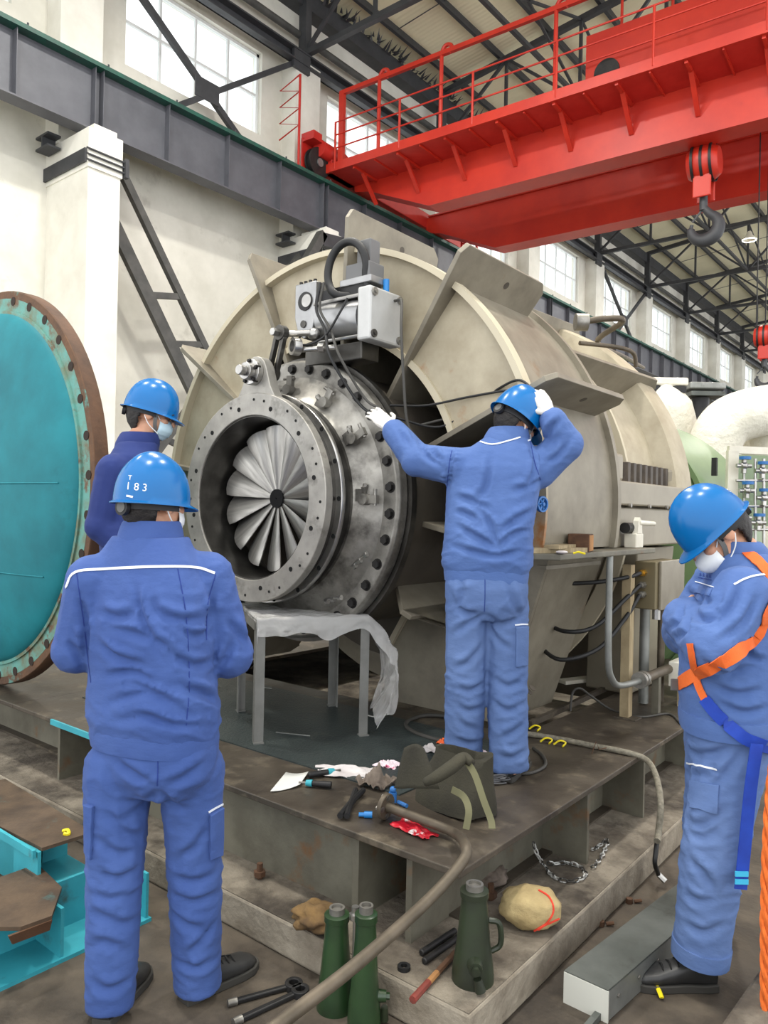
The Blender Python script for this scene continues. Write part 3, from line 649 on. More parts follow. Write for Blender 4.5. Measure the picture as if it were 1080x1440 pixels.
lv.cyl(P1 - Vector((0, .02, 0)), P1 + Vector((0, .02, 0)), .04, n=20); lv.cyl(P0 - Vector((0, .02, 0)), P0 + Vector((0, .02, 0)), .04, n=20)
lev = lv.build('slotted_lever', 'machined_dark', cp, bevel=.002)
MB().cyl(P1 + Vector((-.01, -.055, 0)), P1 + Vector((-.01, .03, 0)), .02, n=6).build('lever_pin', 'machined_bright', lev)
rd = MB().cyl(P1 + Vector((0, .02, .0)), (-2.80, 2.84, 2.52), .017, n=14); rd.ell((-2.80, 2.84, 2.515), (.038, .03, .032)); rd.build('actuator_rod', 'machined_bright', cp)
ey = MB().lathe([(.03, -.02), (.046, -.02), (.046, .02), (.03, .02)], (-2.83, 2.74, 2.435), (.35, 1, 0), n=28, closed=True).build('rod_eye', 'machined_bright', cp)
MB().cyl((-2.83, 2.742, 2.435), (-2.825, 2.752, 2.435), .03, n=20).build('eye_bearing', 'machined_dark', ey)
MB().cyl((-2.82, 2.76, 2.42), (-2.6, 2.80, 2.415), .014, n=10).cyl((-2.69, 2.77, 2.418), (-2.66, 2.78, 2.417), .026, n=6).build('lower_tie_rod', 'machined_bright', cp)
# pneumatic actuator on top of the ring
ac = thing('pneumatic_actuator', (-2.65, 2.92, 2.42), 'silver pneumatic cylinder actuator with black hose loop on top of the inlet ring', 'actuator')
ya, zc = 2.90, 2.60
pl = [(-2.955, zc + .20), (-2.80, zc + .20), (-2.80, zc + .02), (-2.83, zc - .075), (-2.88, zc - .10), (-2.925, zc - .075), (-2.955, zc + .02)]
e1 = MB().prism([(x, ya - .05, z) for x, z in pl], (0, .17, 0)).build('end_bracket', 'alu', ac, smooth=30, bevel=.006)
MB().cyl((-2.875, ya - .056, zc + .10), (-2.875, ya - .04, zc + .10), .05, n=24).build('bore_ring', 'black_steel', e1)
MB().cyl((-2.86, ya - .06, zc + .10), (-2.86, ya - .05, zc + .10), .034, n=24).build('bore_plug', 'machined_bright', e1)
MB().cyl((-2.885, ya - .056, zc - .02), (-2.885, ya - .04, zc - .02), .02, n=16).build('pivot_plug', 'machined_dark', e1)
for x in (-2.93, -2.895, -2.86, -2.825): MB().cyl((x, ya - .03, zc + .2), (x, ya - .03, zc + .215), .01, n=6).build('cap_screw', 'bolt_black', e1)
MB().cyl((-2.80, ya + .04, zc + .0), (-2.47, ya + .04, zc - .03), .098, n=32).build('cylinder_barrel', 'alu', ac)
MB().cyl((-2.47, ya + .04, zc - .03), (-2.50, ya + .04, zc - .03), .11, n=32).build('barrel_seal', 'black_steel', ac)
eb = MB().box((-2.475, ya - .09, zc - .165), (-2.39, ya + .17, zc + .10)).build('end_block', 'alu_light', ac, smooth=0, bevel=.012)
for yy in (-.06, .14):
    for z2 in (-.135, .07):
        MB().cyl((-2.39, ya + yy, zc + z2), (-2.38, ya + yy, zc + z2), .02, n=16).cyl((-2.38, ya + yy, zc + z2), (-2.372, ya + yy, zc + z2), .011, n=6).build('tie_rod_nut', 'machined', eb)
        MB().cyl((-2.80, ya + yy, zc + z2), (-2.47, ya + yy, zc + z2), .009, n=8).build('tie_rod', 'machined_bright', ac)
MB().box((-2.80, ya - .02, zc + .09), (-2.48, ya + .10, zc + .15)).build('solenoid_valve', 'black_steel', ac, smooth=0, bevel=.006)
pb = MB().box((-2.62, ya - .02, zc + .17), (-2.46, ya + .10, zc + .25)).build('positioner', 'grey_box', ac, smooth=0, bevel=.006)
MB().box((-2.58, ya + .02, zc + .25), (-2.49, ya + .10, zc + .38)).build('positioner_cover', 'grey_box', pb, smooth=0, bevel=.006)
MB().box((-2.65, ya - .03, zc + .14), (-2.44, ya + .11, zc + .175)).build('mount_plate', 'alu', ac, smooth=0, bevel=.004)
MB().cyl((-2.43, ya + .08, zc + .1), (-2.43, ya + .08, zc + .17), .016, n=12).build('push_fitting', 'blue_fit', ac)
MB().box((-2.90, ya - .02, 2.36), (-2.5, ya + .12, 2.45)).build('mount_bracket', 'machined_dark', ac, smooth=0, bevel=.006)
hc = Vector((-2.60, ya - .04, zc + .225)); pts = [Vector((hc.x + .06, hc.y, zc + .1))]
for a in range(-125, 215, 20): pts.append(hc + Vector((-.118 * cos(radians(a + 180)) * -1, .02 * sin(radians(a)), .135 * sin(radians(a)))) if False else hc + Vector((-.115 * cos(radians(a)) * -1 * -1, 0, .14 * sin(radians(a)))))
pts = [hc + Vector((.03, .05, -.13)), hc + Vector((-.04, .0, -.13))]
for a in range(235, -30, -18): pts.append(hc + Vector((.115 * cos(radians(a)), -.02 + .0002 * (235 - a), .14 * sin(radians(a)))))
pts.append(hc + Vector((.12, .04, -.12)))
MB().tube(pts, .021, n=12, sm=3).build('hose_loop', 'rubber', ac)
MB().tube([(-2.72, ya - .1, zc + .16), (-2.715, ya - .13, zc + .02), (-2.65, ya - .13, zc - .1), (-2.58, ya - .16, zc - .25), (-2.47, 2.83, 2.13), (-2.35, 2.84, 2.05)], .008, n=8, sm=6).build('air_line', 'rubber', ac)
MB().tube([(-2.705, ya - .09, zc + .16), (-2.70, ya - .12, zc + .02), (-2.62, ya - .12, zc - .1), (-2.52, ya - .16, zc - .25), (-2.43, 2.83, 2.15), (-2.33, 2.84, 2.09)], .007, n=8, sm=6).build('air_line', 'cable_grey', ac)
MB().tube([(-2.86, 2.8, 2.5), (-2.84, 2.77, 2.46), (-2.76, 2.76, 2.44), (-2.64, 2.76, 2.47), (-2.56, ya - .12, zc - .02), (-2.53, ya - .1, zc + .05)], .006, n=8, sm=6).build('air_line', 'rubber', ac)
MB().tube([(-2.39, ya + .1, zc + .06), (-2.33, ya + .08, zc + .04), (-2.28, 2.92, 2.48), (-2.26, 2.92, 2.25), (-2.25, 2.95, 2.02), (-2.2, 3.0, 1.93)], .0075, n=8, sm=6).build('air_line', 'cable_grey', ac)
# link clamps and studs round the drive ring
def clampz(deg, r, y, kind):
    t = Vector((-sin(radians(deg)), 0, cos(radians(deg)))); n_ = Vector((cos(radians(deg)), 0, sin(radians(deg)))); p = pol(r, deg, y)
    b = MB()
    if kind == 0:
        b.cyl(p + Vector((0, -.03, 0)), p + Vector((0, .015, 0)), .028, n=16); b.obox(p + n_ * .035, n_ * .04, t * .02, (0, .012, 0)); b.cyl(p + n_ * .06 - t * .03, p + n_ * .06 + t * .05, .009, n=8)
        b.cyl(p + t * .045 - n_ * .01, p + t * .075, .014, n=6); b.bar(p - t * .01, p + t * .06 + Vector((0, -.02, 0)), .02, .012)
        b.obox(p + t * .02 - n_ * .03, n_ * .02, t * .03, (0, .02, 0))
    else:
        q = p + n_ * .045; b.cyl(q - n_ * .03 - t * .05, q + n_ * .02 + t * .06, .008, n=8)
        for s in (-.04, .0, .045): c_ = q + t * s + n_ * (.4 * s); b.cyl(c_ - t * .008 - n_ * .005, c_ + t * .008 + n_ * .005, .014, n=6)
    b.build('link_clamp' if kind == 0 else 'adjusting_stud', 'machined_bright' if kind else 'machined', cp, bevel=.0)
clampz(30, .60, 2.82, 0); clampz(0, .60, 2.82, 0); clampz(58, .585, 2.83, 0); clampz(-28, .60, 2.82, 1); clampz(-52, .60, 2.82, 1); clampz(86, .585, 2.83, 0)
# casing shells
RO = 1.40
D0 = 20.5
DEGS = [D0 + 30 * k for k in range(12)]
for k in range(6):
    d0, d1 = D0 + 30 * k, D0 + 30 + 30 * k
    pl_ = sect([(.95, 3.15), (RO, 3.15), (RO, 3.17), (.95, 3.17)], d0 + .3, d1 - .3, 14).build('front_plate', 'casing', cp, smooth=30)
    sect([(.925, 3.135), (.96, 3.135), (.96, 3.165), (.925, 3.165)], d0 + .4, d1 - .4, 14).build('inner_lip', 'rib_edge', pl_)
    sect([(RO - .02, 3.10), (RO + .012, 3.10), (RO + .012, 3.17), (RO - .02, 3.17)], d0 + .4, d1 - .4, 14).build('outer_lip', 'rib_edge', pl_)
sect([(1.22, 3.15), (RO, 3.15), (RO, 3.17), (1.22, 3.17)], -9, D0 - .3, 14).build('front_plate', 'casing', cp, smooth=30)
sect([(RO - .02, 3.17), (RO, 3.17), (RO, 3.92), (RO - .02, 3.92)], -9, 218, 90).build('outer_shell', 'casing_grey', cp, smooth=30)
sect([(.9, 3.92), (RO + .03, 3.92), (RO + .03, 3.96), (.9, 3.96)], -9, 218, 90).build('shell_end_plate', 'casing_grey', cp, smooth=30)
ring([(.72, 3.8), (.98, 3.8), (.98, 3.82), (.72, 3.82)]).build('bulkhead', 'casing_inner', cp)
sect([(.98, 3.8), (RO - .02, 3.8), (RO - .02, 3.82), (.98, 3.82)], -9, 218, 60).build('bulkhead', 'casing_inner', cp)
for i, d in enumerate(DEGS):
    if 233 < d < 310: continue
    n_ = Vector((cos(radians(d)), 0, sin(radians(d)))); t = Vector((-sin(radians(d)), 0, cos(radians(d))))
    ro = 1.595 if 0 < d < 200 else 1.36
    if d > 300: ro = 1.3 if d > 340 else .93
    P = lambda r, y: pol(r, d, y) - t * .014
    yb = 3.86 if ro > 1.5 else 3.8
    poly = [P(.70, 3.15), P(ro - .05, 3.02), P(ro, 3.05), P(ro, yb - .06), P(ro - .05, yb), P(RO - .1, yb), P(RO - .1, 3.79), P(.70, 3.79)]
    rb = MB().prism(poly, t * .028).build('rib', 'casing_grey', cp, smooth=0, bevel=.003)
    hl = hexbolt
    MB().cyl(pol(1.50, d, 3.5) + t * .0135, pol(1.50, d, 3.5) + t * .0155, .02, n=14).build('lifting_hole', 'casing_inner', rb)
    MB().cyl(pol(1.50, d, 3.5) - t * .0135, pol(1.50, d, 3.5) - t * .0155, .02, n=14).build('lifting_hole', 'casing_inner', rb)
# waist and second casing section
ring([(.8, 3.96), (1.18, 3.96), (1.18, 4.45), (.8, 4.45)]).build('waist_shell', 'casing_grey', cp)
sect([(.8, 4.45), (1.20, 4.45), (1.25, 4.55), (1.27, 4.98), (1.385, 5.02), (1.40, 5.06), (1.40, 5.28), (1.25, 5.45), (.8, 5.45)], -2, 182, 60).build('diffuser_shell', 'casing', cp, smooth=25)
ring([(1.2, 4.43), (1.30, 4.43), (1.30, 4.46), (1.2, 4.46)]).build('joint_ring', 'rib_edge', cp)
for d in (38, 68, 98, 128):
    n_ = Vector((cos(radians(d)), 0, sin(radians(d)))); t = Vector((-sin(radians(d)), 0, cos(radians(d)))); P = lambda r, y: pol(r, d, y) - t * .014
    MB().prism([P(1.1, 3.97), P(1.42, 3.97), P(1.46, 5.25), P(1.40, 5.35), P(1.1, 5.35)], t * .028).build('rib', 'casing_grey', cp, smooth=0, bevel=.003)
# horizontal joint flange with studs
MB().box((-2.2, 3.93, 1.655), (-1.60, 5.35, 1.79)).build('joint_flange', 'pedestal', cp, smooth=0, bevel=.01)
MB().box((-2.2, 3.90, 1.42), (-1.63, 5.35, 1.645)).build('joint_flange', 'pedestal', cp, smooth=0, bevel=.01)
MB().box((-2.0, 4.0, 1.79), (-1.66, 4.22, 1.95)).build('lug_block', 'pedestal', cp, smooth=0, bevel=.02)
MB().box((-2.0, 5.0, 1.79), (-1.64, 5.3, 1.93)).build('lug_block', 'pedestal', cp, smooth=0, bevel=.04)
for i in range(8):
    y = 4.31 + .092 * i; MB().cyl((-1.70, y, 1.79), (-1.70, y, 1.91), .042, n=6).build('joint_nut', 'stud_dark', cp, bevel=.004)
jk = MB().cyl((-1.70, 3.97, 1.79), (-1.70, 3.97, 2.03), .035, n=16).cyl((-1.70, 3.97, 2.03), (-1.70, 3.97, 2.05), .02, n=12).cyl((-1.70, 3.97, 1.86), (-1.70, 3.97, 1.89), .048, n=6); jk.build('guide_stud', 'black_steel', cp)
for i in range(4): MB().cyl((-1.6, 4.15 + .3 * i, 1.655), (-1.585, 4.15 + .3 * i, 1.655), .012, n=8).build('joint_pin', 'machined', cp)
# support pedestal of the casing
front = [(-2.46, 1.39), (-1.79, 1.39), (-2.08, .46), (-2.87, .46), (-2.86, .74)]
MB().prism([(x, 3.58, z) for x, z in front], (0, .03, 0)).build('support_plate', 'casing_grey', cp, smooth=0)
MB().prism([(-2.47, 3.555, 1.40), (-2.44, 3.555, 1.385), (-2.84, 3.555, .735), (-2.87, 3.555, .75)], (0, .06, 0)).build('support_edge', 'rib_edge', cp, smooth=0)
MB().prism([(-1.79, 3.612, 1.39), (-1.79, 4.28, 1.39), (-2.08, 4.22, .46), (-2.08, 3.612, .46)], (-.03, 0, 0)).build('support_plate', 'casing_grey', cp, smooth=0)
MB().prism([(-1.86, 3.56, 1.31), (-1.80, 3.56, 1.31), (-1.80, 4.25, 1.31), (-1.86, 4.25, 1.31)], (0, 0, .02)).build('support_batten', 'casing_grey', cp, smooth=0)
MB().prism([(-2.0, 3.3, 1.39), (-1.62, 3.02, 1.39), (-1.5, 3.1, 1.39), (-1.5, 4.3, 1.39), (-2.0, 4.3, 1.39)], (0, 0, .03)).build('support_ledge', 'base_grey', cp, smooth=0, bevel=.006)
MB().box((-4.2, 5.5, .2), (-1.9, 5.56, 1.5)).build('pedestal_wall', 'casing_inner', cp, smooth=0)
# oil pipe behind ribs
MB().tube([(-2.08, 4.5, 2.82), (-1.95, 4.62, 2.85), (-1.9, 4.75, 2.85), pd(840, 482, 5.6), pd(880, 503, 7), pd(905, 517, 9.6)], .02, n=10, sm=6).build('oil_pipe', 'pipe_brown', cp)
MB().cyl((-2.10, 4.48, 2.82), (-2.04, 4.53, 2.82), .055, n=18).build('pipe_flange', 'machined', cp)
MB().tube([(-2.1, 4.55, 2.7), (-1.95, 4.8, 2.7), (-1.9, 4.95, 2.68), (-1.9, 5.0, 2.6)], .014, n=10, sm=5).build('oil_pipe', 'pipe_brown', cp)
# cables at the standing worker's hands
def cable(name, pts, r, m, label, cat='cable', sm=8, n=8): return tag(MB().tube(pts, r, n=n, sm=sm).build(name, m), label, cat)
cable('sensor_cable', [pd(548, 585, 3.75), pd(620, 600, 3.8), pd(680, 560, 3.7), pd(725, 535, 3.5), pd(748, 545, 3.42)], .006, 'rubber', 'upper black cable curving between the standing worker hands')
cable('sensor_cable', [pd(548, 570, 3.75), pd(600, 570, 3.8), pd(660, 558, 3.7), pd(715, 549, 3.55), pd(738, 552, 3.4)], .006, 'rubber', 'straight black cable held between the standing worker hands')
cable('sensor_cable', [pd(590, 598, 3.85), pd(640, 585, 3.8), pd(680, 570, 3.75), pd(715, 575, 3.7), pd(745, 560, 3.5)], .006, 'cable_grey', 'lower dark cable drooping behind the standing worker head')
# hand wheel
hw = pxx(762, 709, -1.57)
b = MB().lathe([(.028, -.008), (.036, -.008), (.036, .008), (.028, .008)], hw, (1, -.2, 0), n=18, closed=True)
for i in range(3):
    a = pi / 3 * i; dv = Vector((0, cos(a), sin(a))); b.cyl(hw - dv * .03, hw + dv * .03, .006, n=6)
b.cyl(hw - Vector((.06, 0, 0)), hw + Vector((.012, 0, 0)), .009, n=8)
b.build('valve_handwheel', 'valve_blue', cp)
# things on the ledge
bk = MB().box((-.05, -.06, 0), (.05, .06, .085)); wb_ = bk.build('wood_block', 'wood_dark', smooth=0, bevel=.004); tag(wb_, 'short square timber block on the casing ledge', 'wood block')
p = pz(818, 772, 1.42); p = pxx(819, 771, -1.545); wb_.location = (-1.555, p.y, 1.42); wb_.rotation_euler[2] = .25
e_ = MB().box((.0503, -.055, .005), (.052, .055, .08)); ORI[wb_] = Vector((0, 0, 0)); WM[wb_] = Matrix.Identity(4); e_.build('end_grain', 'wood_end', wb_, smooth=0)
pk = thing('plank_scrap', (-1.6, 3.35, 1.42), 'two weathered plank scraps lying on the casing ledge', 'plank')
MB().obox((-1.585, 3.22, 1.431), Vector((.05, .18, 0)), Vector((.04, -.012, 0)), (0, 0, .011)).build('plank', 'wood_pale', pk, smooth=0)
MB().obox((-1.575, 3.28, 1.448), Vector((-.02, .16, .0)), Vector((.035, .004, 0)), (0, 0, .008)).build('plank', 'wood_pale', pk, smooth=0)
p = pz(790, 779, 1.42); tag(MB().ell((p.x, p.y, 1.428), (.025, .035, .008), 10, 6).build('rag_scrap', 'rag_white'), 'pale crumpled scrap on the casing ledge', 'scrap')
p = pz(812, 780, 1.42); tag(MB().tube([(p.x - .02, p.y, 1.425), (p.x, p.y + .01, 1.432), (p.x + .03, p.y + .015, 1.425)], .005, n=6).build('cable_tie', 'yellow'), 'yellow plastic tie on the casing ledge', 'cable tie')
# ================================================================ people
def cf(a):  # horizontal unit vector at angle a (degrees) to the right of the hall view direction
    return FW * cos(radians(a)) + R0 * sin(radians(a))
def hmat(o, yaw, pitch=0, roll=0):
    f = cf(yaw); r = f.cross(Z0); m = frame((0, 0, 0), r, f, Z0)
    m = m @ Matrix.Rotation(radians(-pitch), 4, 'X') @ Matrix.Rotation(radians(roll), 4, 'Y'); m.translation = Vector(o); return m
def oval(c, r, f, hw, hd, n=28, e=2.5, up=None):
    out = []
    for i in range(n):
        t = 2 * pi * i / n; ct, s_ = cos(t), sin(t)
        out.append(Vector(c) + r * (hw * math.copysign(abs(ct) ** (2 / e), ct)) + f * (hd * math.copysign(abs(s_) ** (2 / e), s_)))
    return out
def flatcone(b, p, q, r, r2, n=18):
    b.cyl(p, q, r, r2, n=n)
def hand(b, w, d, pn, side, curl=25, spread=1., s=1.):
    d = Vector(d).normalized(); pn = Vector(pn); pn = (pn - d * pn.dot(d)).normalized(); x = d.cross(pn).normalized() * side
    w = Vector(w)
    b.loft([oval(w + d * t, x, pn, hw, hd, 12, 2.6) for t, hw, hd in ((-.01, .026, .02), (.02, .032, .018), (.055, .042, .016), (.085, .042, .013), (.096, .036, .009))])
    for i, L in enumerate((.068, .076, .071, .056)):
        o = w + d * .088 + x * (.030 - .020 * i); dd = (d + x * (.10 - .07 * i) * spread).normalized(); up = pn; r = .0092 - .0006 * (i == 3); p = o; a = radians(curl * .6)
        for k, fr in enumerate((.45, .32, .26)):
            v = dd * cos(a) + up * sin(a); q = p + v * (L * fr) ; b.cap(p, q, r * (1 - .07 * k), r * (1 - .07 * (k + 1)), n=8); p = q; a += radians(curl)
    o = w + d * .03 + x * .034; v = (x * .75 + d * .65 + pn * .3).normalized(); q = o + v * .042; b.cap(o, q, .012, .0105, n=8); v2 = (d * .9 + x * .25 + pn * .45).normalized(); b.cap(q, q + v2 * .034, .0105, .009, n=8)
def wrinkle(me, amp, f=(9, 9, 14), seed=0, zones=()):
    n = len(me.vertices); co = [0.0] * (3 * n); no = [0.0] * (3 * n); me.vertices.foreach_get('co', co); me.vertices.foreach_get('normal', no)
    nz = noise.noise
    for i in range(n):
        x, y, z = co[3 * i:3 * i + 3]
        wx = nz((x * 5 + seed, y * 5, z * 5)) * .05; wz = nz((x * 4, y * 4 + seed, z * 4 + 9)) * .09
        q = ((x + wx) * f[0] + seed, (y + wx) * f[1] + seed * 1.7, (z + wz) * f[2])
        r1 = 1 - abs(nz(q)) * 2.0; r1 = max(0, r1) ** 2
        r2 = 1 - abs(nz((q[0] * 1.9 + 11, q[1] * 1.9, q[2] * 2.1))) * 2.0; r2 = max(0, r2) ** 2
        w2 = nz((x * 3.5 + seed, y * 3.5 + 7, z * 3.5))
        k = .45 + .75 * max(-.4, w2)
        for zc, zr, g in zones:
            if abs(z - zc) < zr: k += g * (1 - abs(z - zc) / zr)
        d = amp * (k * (r1 + .45 * r2 - .45) + w2 * .7)
        for j in range(3): co[3 * i + j] += no[3 * i + j] * d
    me.vertices.foreach_set('co', co); me.update()
from mathutils import kdtree
def folds(me, bv, strokes, A=.017, sig=.0135):
    pts = []
    for st in strokes:
        P, N = drape(bv, st, 0, 8)
        for i, p in enumerate(P):
            t = P[min(i + 1, len(P) - 1)] - P[max(i - 1, 0)]
            if t.length > 1e-5 and t.length < .08: pts.append((p, t.normalized(), min(1, 3.2 * min(i, len(P) - 1 - i) / len(P) + .15)))
    if not pts: return
    kd = kdtree.KDTree(len(pts))
    for i, q in enumerate(pts): kd.insert(q[0], i)
    kd.balance(); n = len(me.vertices); co = [0.0] * (3 * n); no = [0.0] * (3 * n); me.vertices.foreach_get('co', co); me.vertices.foreach_get('normal', no)
    for i in range(n):
        p = Vector(co[3 * i:3 * i + 3]); q, k, d = kd.find(p)
        if d > sig * 4.5: continue
        nn = Vector(no[3 * i:3 * i + 3]); sd = nn.cross(pts[k][1])
        if sd.length < .2: continue
        x = (p - q).dot(sd.normalized()); x = -x if sd.z < 0 else x
        al = max(0, (d * d - x * x)) ** .5
        h = (-math.exp(-(x / sig) ** 2) + .75 * math.exp(-((x - 1.7 * sig) / (1.25 * sig)) ** 2) + .3 * math.exp(-((x + 1.8 * sig) / (1.3 * sig)) ** 2)) * math.exp(-(al / sig) ** 2)
        dd = A * pts[k][2] * h
        for j in range(3): co[3 * i + j] += nn[j] * dd
    me.vertices.foreach_set('co', co); me.update()
def bvh_of(me): return bvhtree.BVHTree.FromPolygons([v.co.copy() for v in me.vertices], [tuple(p.vertices) for p in me.polygons])
def drape(bv, uvs, lift=.001, sub=6):
    P, N = [], []
    pts = crom([Vector((u, v, 0)) for u, v in uvs], sub)
    for q in pts:
        h = bv.ray_cast(CAMP, ray(q.x, q.y).normalized())
        if h[0] is not None: P.append(h[0] + h[1] * lift); N.append(h[1])
    return P, N
def worn(mesh, name, m, root): # mesh in world coordinates -> part of root
    me = mesh; o = ORI[root]
    for v in me.vertices: v.co -= o
    me.update(); return link(me, name, m, root, o)
def head_prims(b, M):
    T = lambda p: M @ Vector(p); R3 = M.to_3x3()
    E_ = lambda c, r: b.ell(T(c), r, 16, 12, R3)
    E_((0, -.012, .03), (.078, .098, .086)); E_((0, .022, -.035), (.062, .068, .08)); E_((0, .055, -.088), (.032, .03, .026))
    b.cap(T((0, .092, .012)), T((0, .106, -.022)), .010, .0145, 8); b.cap(T((-.04, .078, .03)), T((.04, .078, .03)), .015, .015, 8)
    b.cap(T((-.018, .086, -.055)), T((.018, .086, -.055)), .009, .009, 8)
    for s in (-1, 1):
        E_((s * .079, -.012, -.006), (.011, .024, .034)); E_((s * .04, .06, -.02), (.025, .025, .02))
def face_parts(M, body):
    T = lambda p: M @ Vector(p); R3 = M.to_3x3()
    for s in (-1, 1):
        MB().ell(T((s * .033, .086, .008)), (.011, .007, .008), 10, 8, R3).build('eye', 'eye_dark', body)
        MB().bar(T((s * .016, .097, .028)), T((s * .05, .084, .03)), .007, .006).build('eyebrow', 'hair', body)
def hair_part(M, body, low=-.078):
    b = MB().ell((0, 0, 0), (1, 1, 1), 72, 56); keep = []
    for f in b.f:
        c = sum((b.v[i] for i in f), Vector()) / len(f); p = Vector((c.x * .083, c.y * .104 - .014, c.z * (.093 if c.z > 0 else .135) + .03))
        lim = low - .02 if p.y < -.05 else (-.012 if p.y < .022 else .05)
        if len(f) < 10 and p.z > lim - .012 * noise.noise(p * 55): keep.append(f)
    vs = []
    for v in b.v:
        p = Vector((v.x * .083, v.y * .104 - .014, v.z * (.093 if v.z > 0 else .135) + .03)); vs.append(M @ (p * (1 + .03 * noise.noise(p * 60))))
    h = MB(); h.v = vs; h.f = keep
    o = h.build('hair', 'hair', body, smooth=180); s = o.modifiers.new('s', 'SOLIDIFY'); s.thickness = .008; s.offset = 1; return o
def helmet_part(M, root, visor=.042, strap=True, lift=.004, knob=True):
    M = M @ Matrix.Translation((0, -.004, lift)) @ Matrix.Scale(.9, 4); b = MB(); n = 48; rings = []; a, bb = .119, .143
    def pt(th, h, off=0):   # h 0..1 up the dome
        k = (1 - h ** 2.3) ** (1 / 2.1) if h < 1 else 0
        x, y = cos(th) * (a - off) * k, sin(th) * (bb - off) * k - .006
        z = -.006 + (.176 - off) * h
        if off == 0 and abs(x) < .03 and h > .25: z += .007 * (1 - (abs(x) / .03) ** 2) * min(1, (h - .25) * 3)
        return Vector((x, y, z))
    def rim(th, off, dz):
        f = max(0, sin(th)); ex = .003 + visor * f ** 2.2 + .012 * max(0, -sin(th)) ** 2
        return Vector((cos(th) * (a + ex), sin(th) * (bb + ex) - .006, -.006 + dz - .012 * f ** 2 - .006))
    TH_ = [2 * pi * i / n for i in range(n)]
    rings.append([rim(t, 0, -.004) for t in TH_]); rings.append([rim(t, 0, 0) for t in TH_]); rings.append([pt(t, .0) for t in TH_])
    for h in (.1, .22, .36, .5, .64, .76, .86, .93, .98, .998): rings.append([pt(t, h) for t in TH_])
    inner = [[pt(t, h, .006) for t in TH_] for h in (.998, .93, .76, .5, .22, .0)]
    b.loft(rings + inner, closed=True)
    for i, v in enumerate(b.v): b.v[i] = M @ v
    hm = b.build('helmet', 'helmet', root, smooth=50)
    T = lambda p: M @ Vector(p)
    # headband, nape strap and knob
    pts = [T((.098 * cos(t), .118 * sin(t) - .01, -.016)) for t in [radians(x) for x in range(-200, 21, 20)]]
    nn = [(p - T((0, 0, -.016))) for p in pts]
    MB().ribbon(pts, nn, .034, .004).build('headband', 'helmet_dark', hm)
    if knob:
        q, d = T((0, -.128, -.03)), (M.to_3x3() @ Vector((0, -1, 0)))
        MB().cyl(q, q + d * .016, .026, n=20).build('adjuster_knob', 'helmet_dark', hm); MB().cyl(q + d * .016, q + d * .018, .017, n=18).build('knob_disc', 'strap_grey', hm)
    if strap:
        for s in (-1, 1):
            pp = [T((s * .098, .02, .03)), T((s * .092, .028, -.02)), T((s * .078, .035, -.07)), T((s * .05, .05, -.108)), T((0, .06, -.122))]
            MB().ribbon(crom(pp, 5), [M.to_3x3() @ Vector((s, 0, -.2))] * 21, .017, .003).build('chin_strap', 'strap_grey', hm)
            for q in pp[:1]: MB().ell(q, (.012, .012, .014), 10, 8).build('strap_clip', 'alu', hm)
    return hm
def mask_part(M, root, m, cup=False):
    b = MB().ell((0, 0, 0), (1, 1, 1), 28, 20); keep = []; R_ = (.069, .082, .066) if not cup else (.066, .098, .062); c0 = Vector((0, .03, -.052))
    for f in b.f:
        c = sum((b.v[i] for i in f), Vector()) / len(f)
        if len(f) < 10 and c.y > .12 and abs(c.z) < .93: keep.append(f)
    h = MB(); h.f = keep
    for v in b.v:
        p = Vector((v.x * R_[0], v.y * R_[1], v.z * R_[2])) + c0
        if not cup: p.z += .004 * sin(p.z * 320)
        h.v.append(M @ p)
    o = h.build('face_mask', m, root, smooth=180); s = o.modifiers.new('s', 'SOLIDIFY'); s.thickness = .002
    T = lambda p: M @ Vector(p)
    for s in (-1, 1):
        MB().tube([T((s * .066, .045, -.02)), T((s * .082, .01, .012)), T((s * .085, -.028, .012))], .0022, n=6, sm=4).build('ear_loop', 'mask_white', o)
        MB().tube([T((s * .062, .05, -.085)), T((s * .079, .0, -.055)), T((s * .085, -.028, -.02))], .0022, n=6, sm=4).build('ear_loop', 'mask_white', o)
def glasses(M, root):
    T = lambda p: M @ Vector(p); g = MB()
    for s in (-1, 1):
        g.tube([T((s * .082, -.02, .012)), T((s * .08, .06, .02)), T((s * .062, .096, .018))], .003, n=6); g.tube([T((s * .062, .097, .022)), T((s * .02, .108, .02)), T((0, .11, .018))], .003, n=6)
    o = g.build('glasses', 'black_steel', root)
    for s in (-1, 1): MB().ell(T((s * .038, .101, .005)), (.024, .003, .02), 14, 8, M.to_3x3() @ Matrix.Rotation(-s * .3, 3, 'Z')).build('lens', 'glass_dark', o)
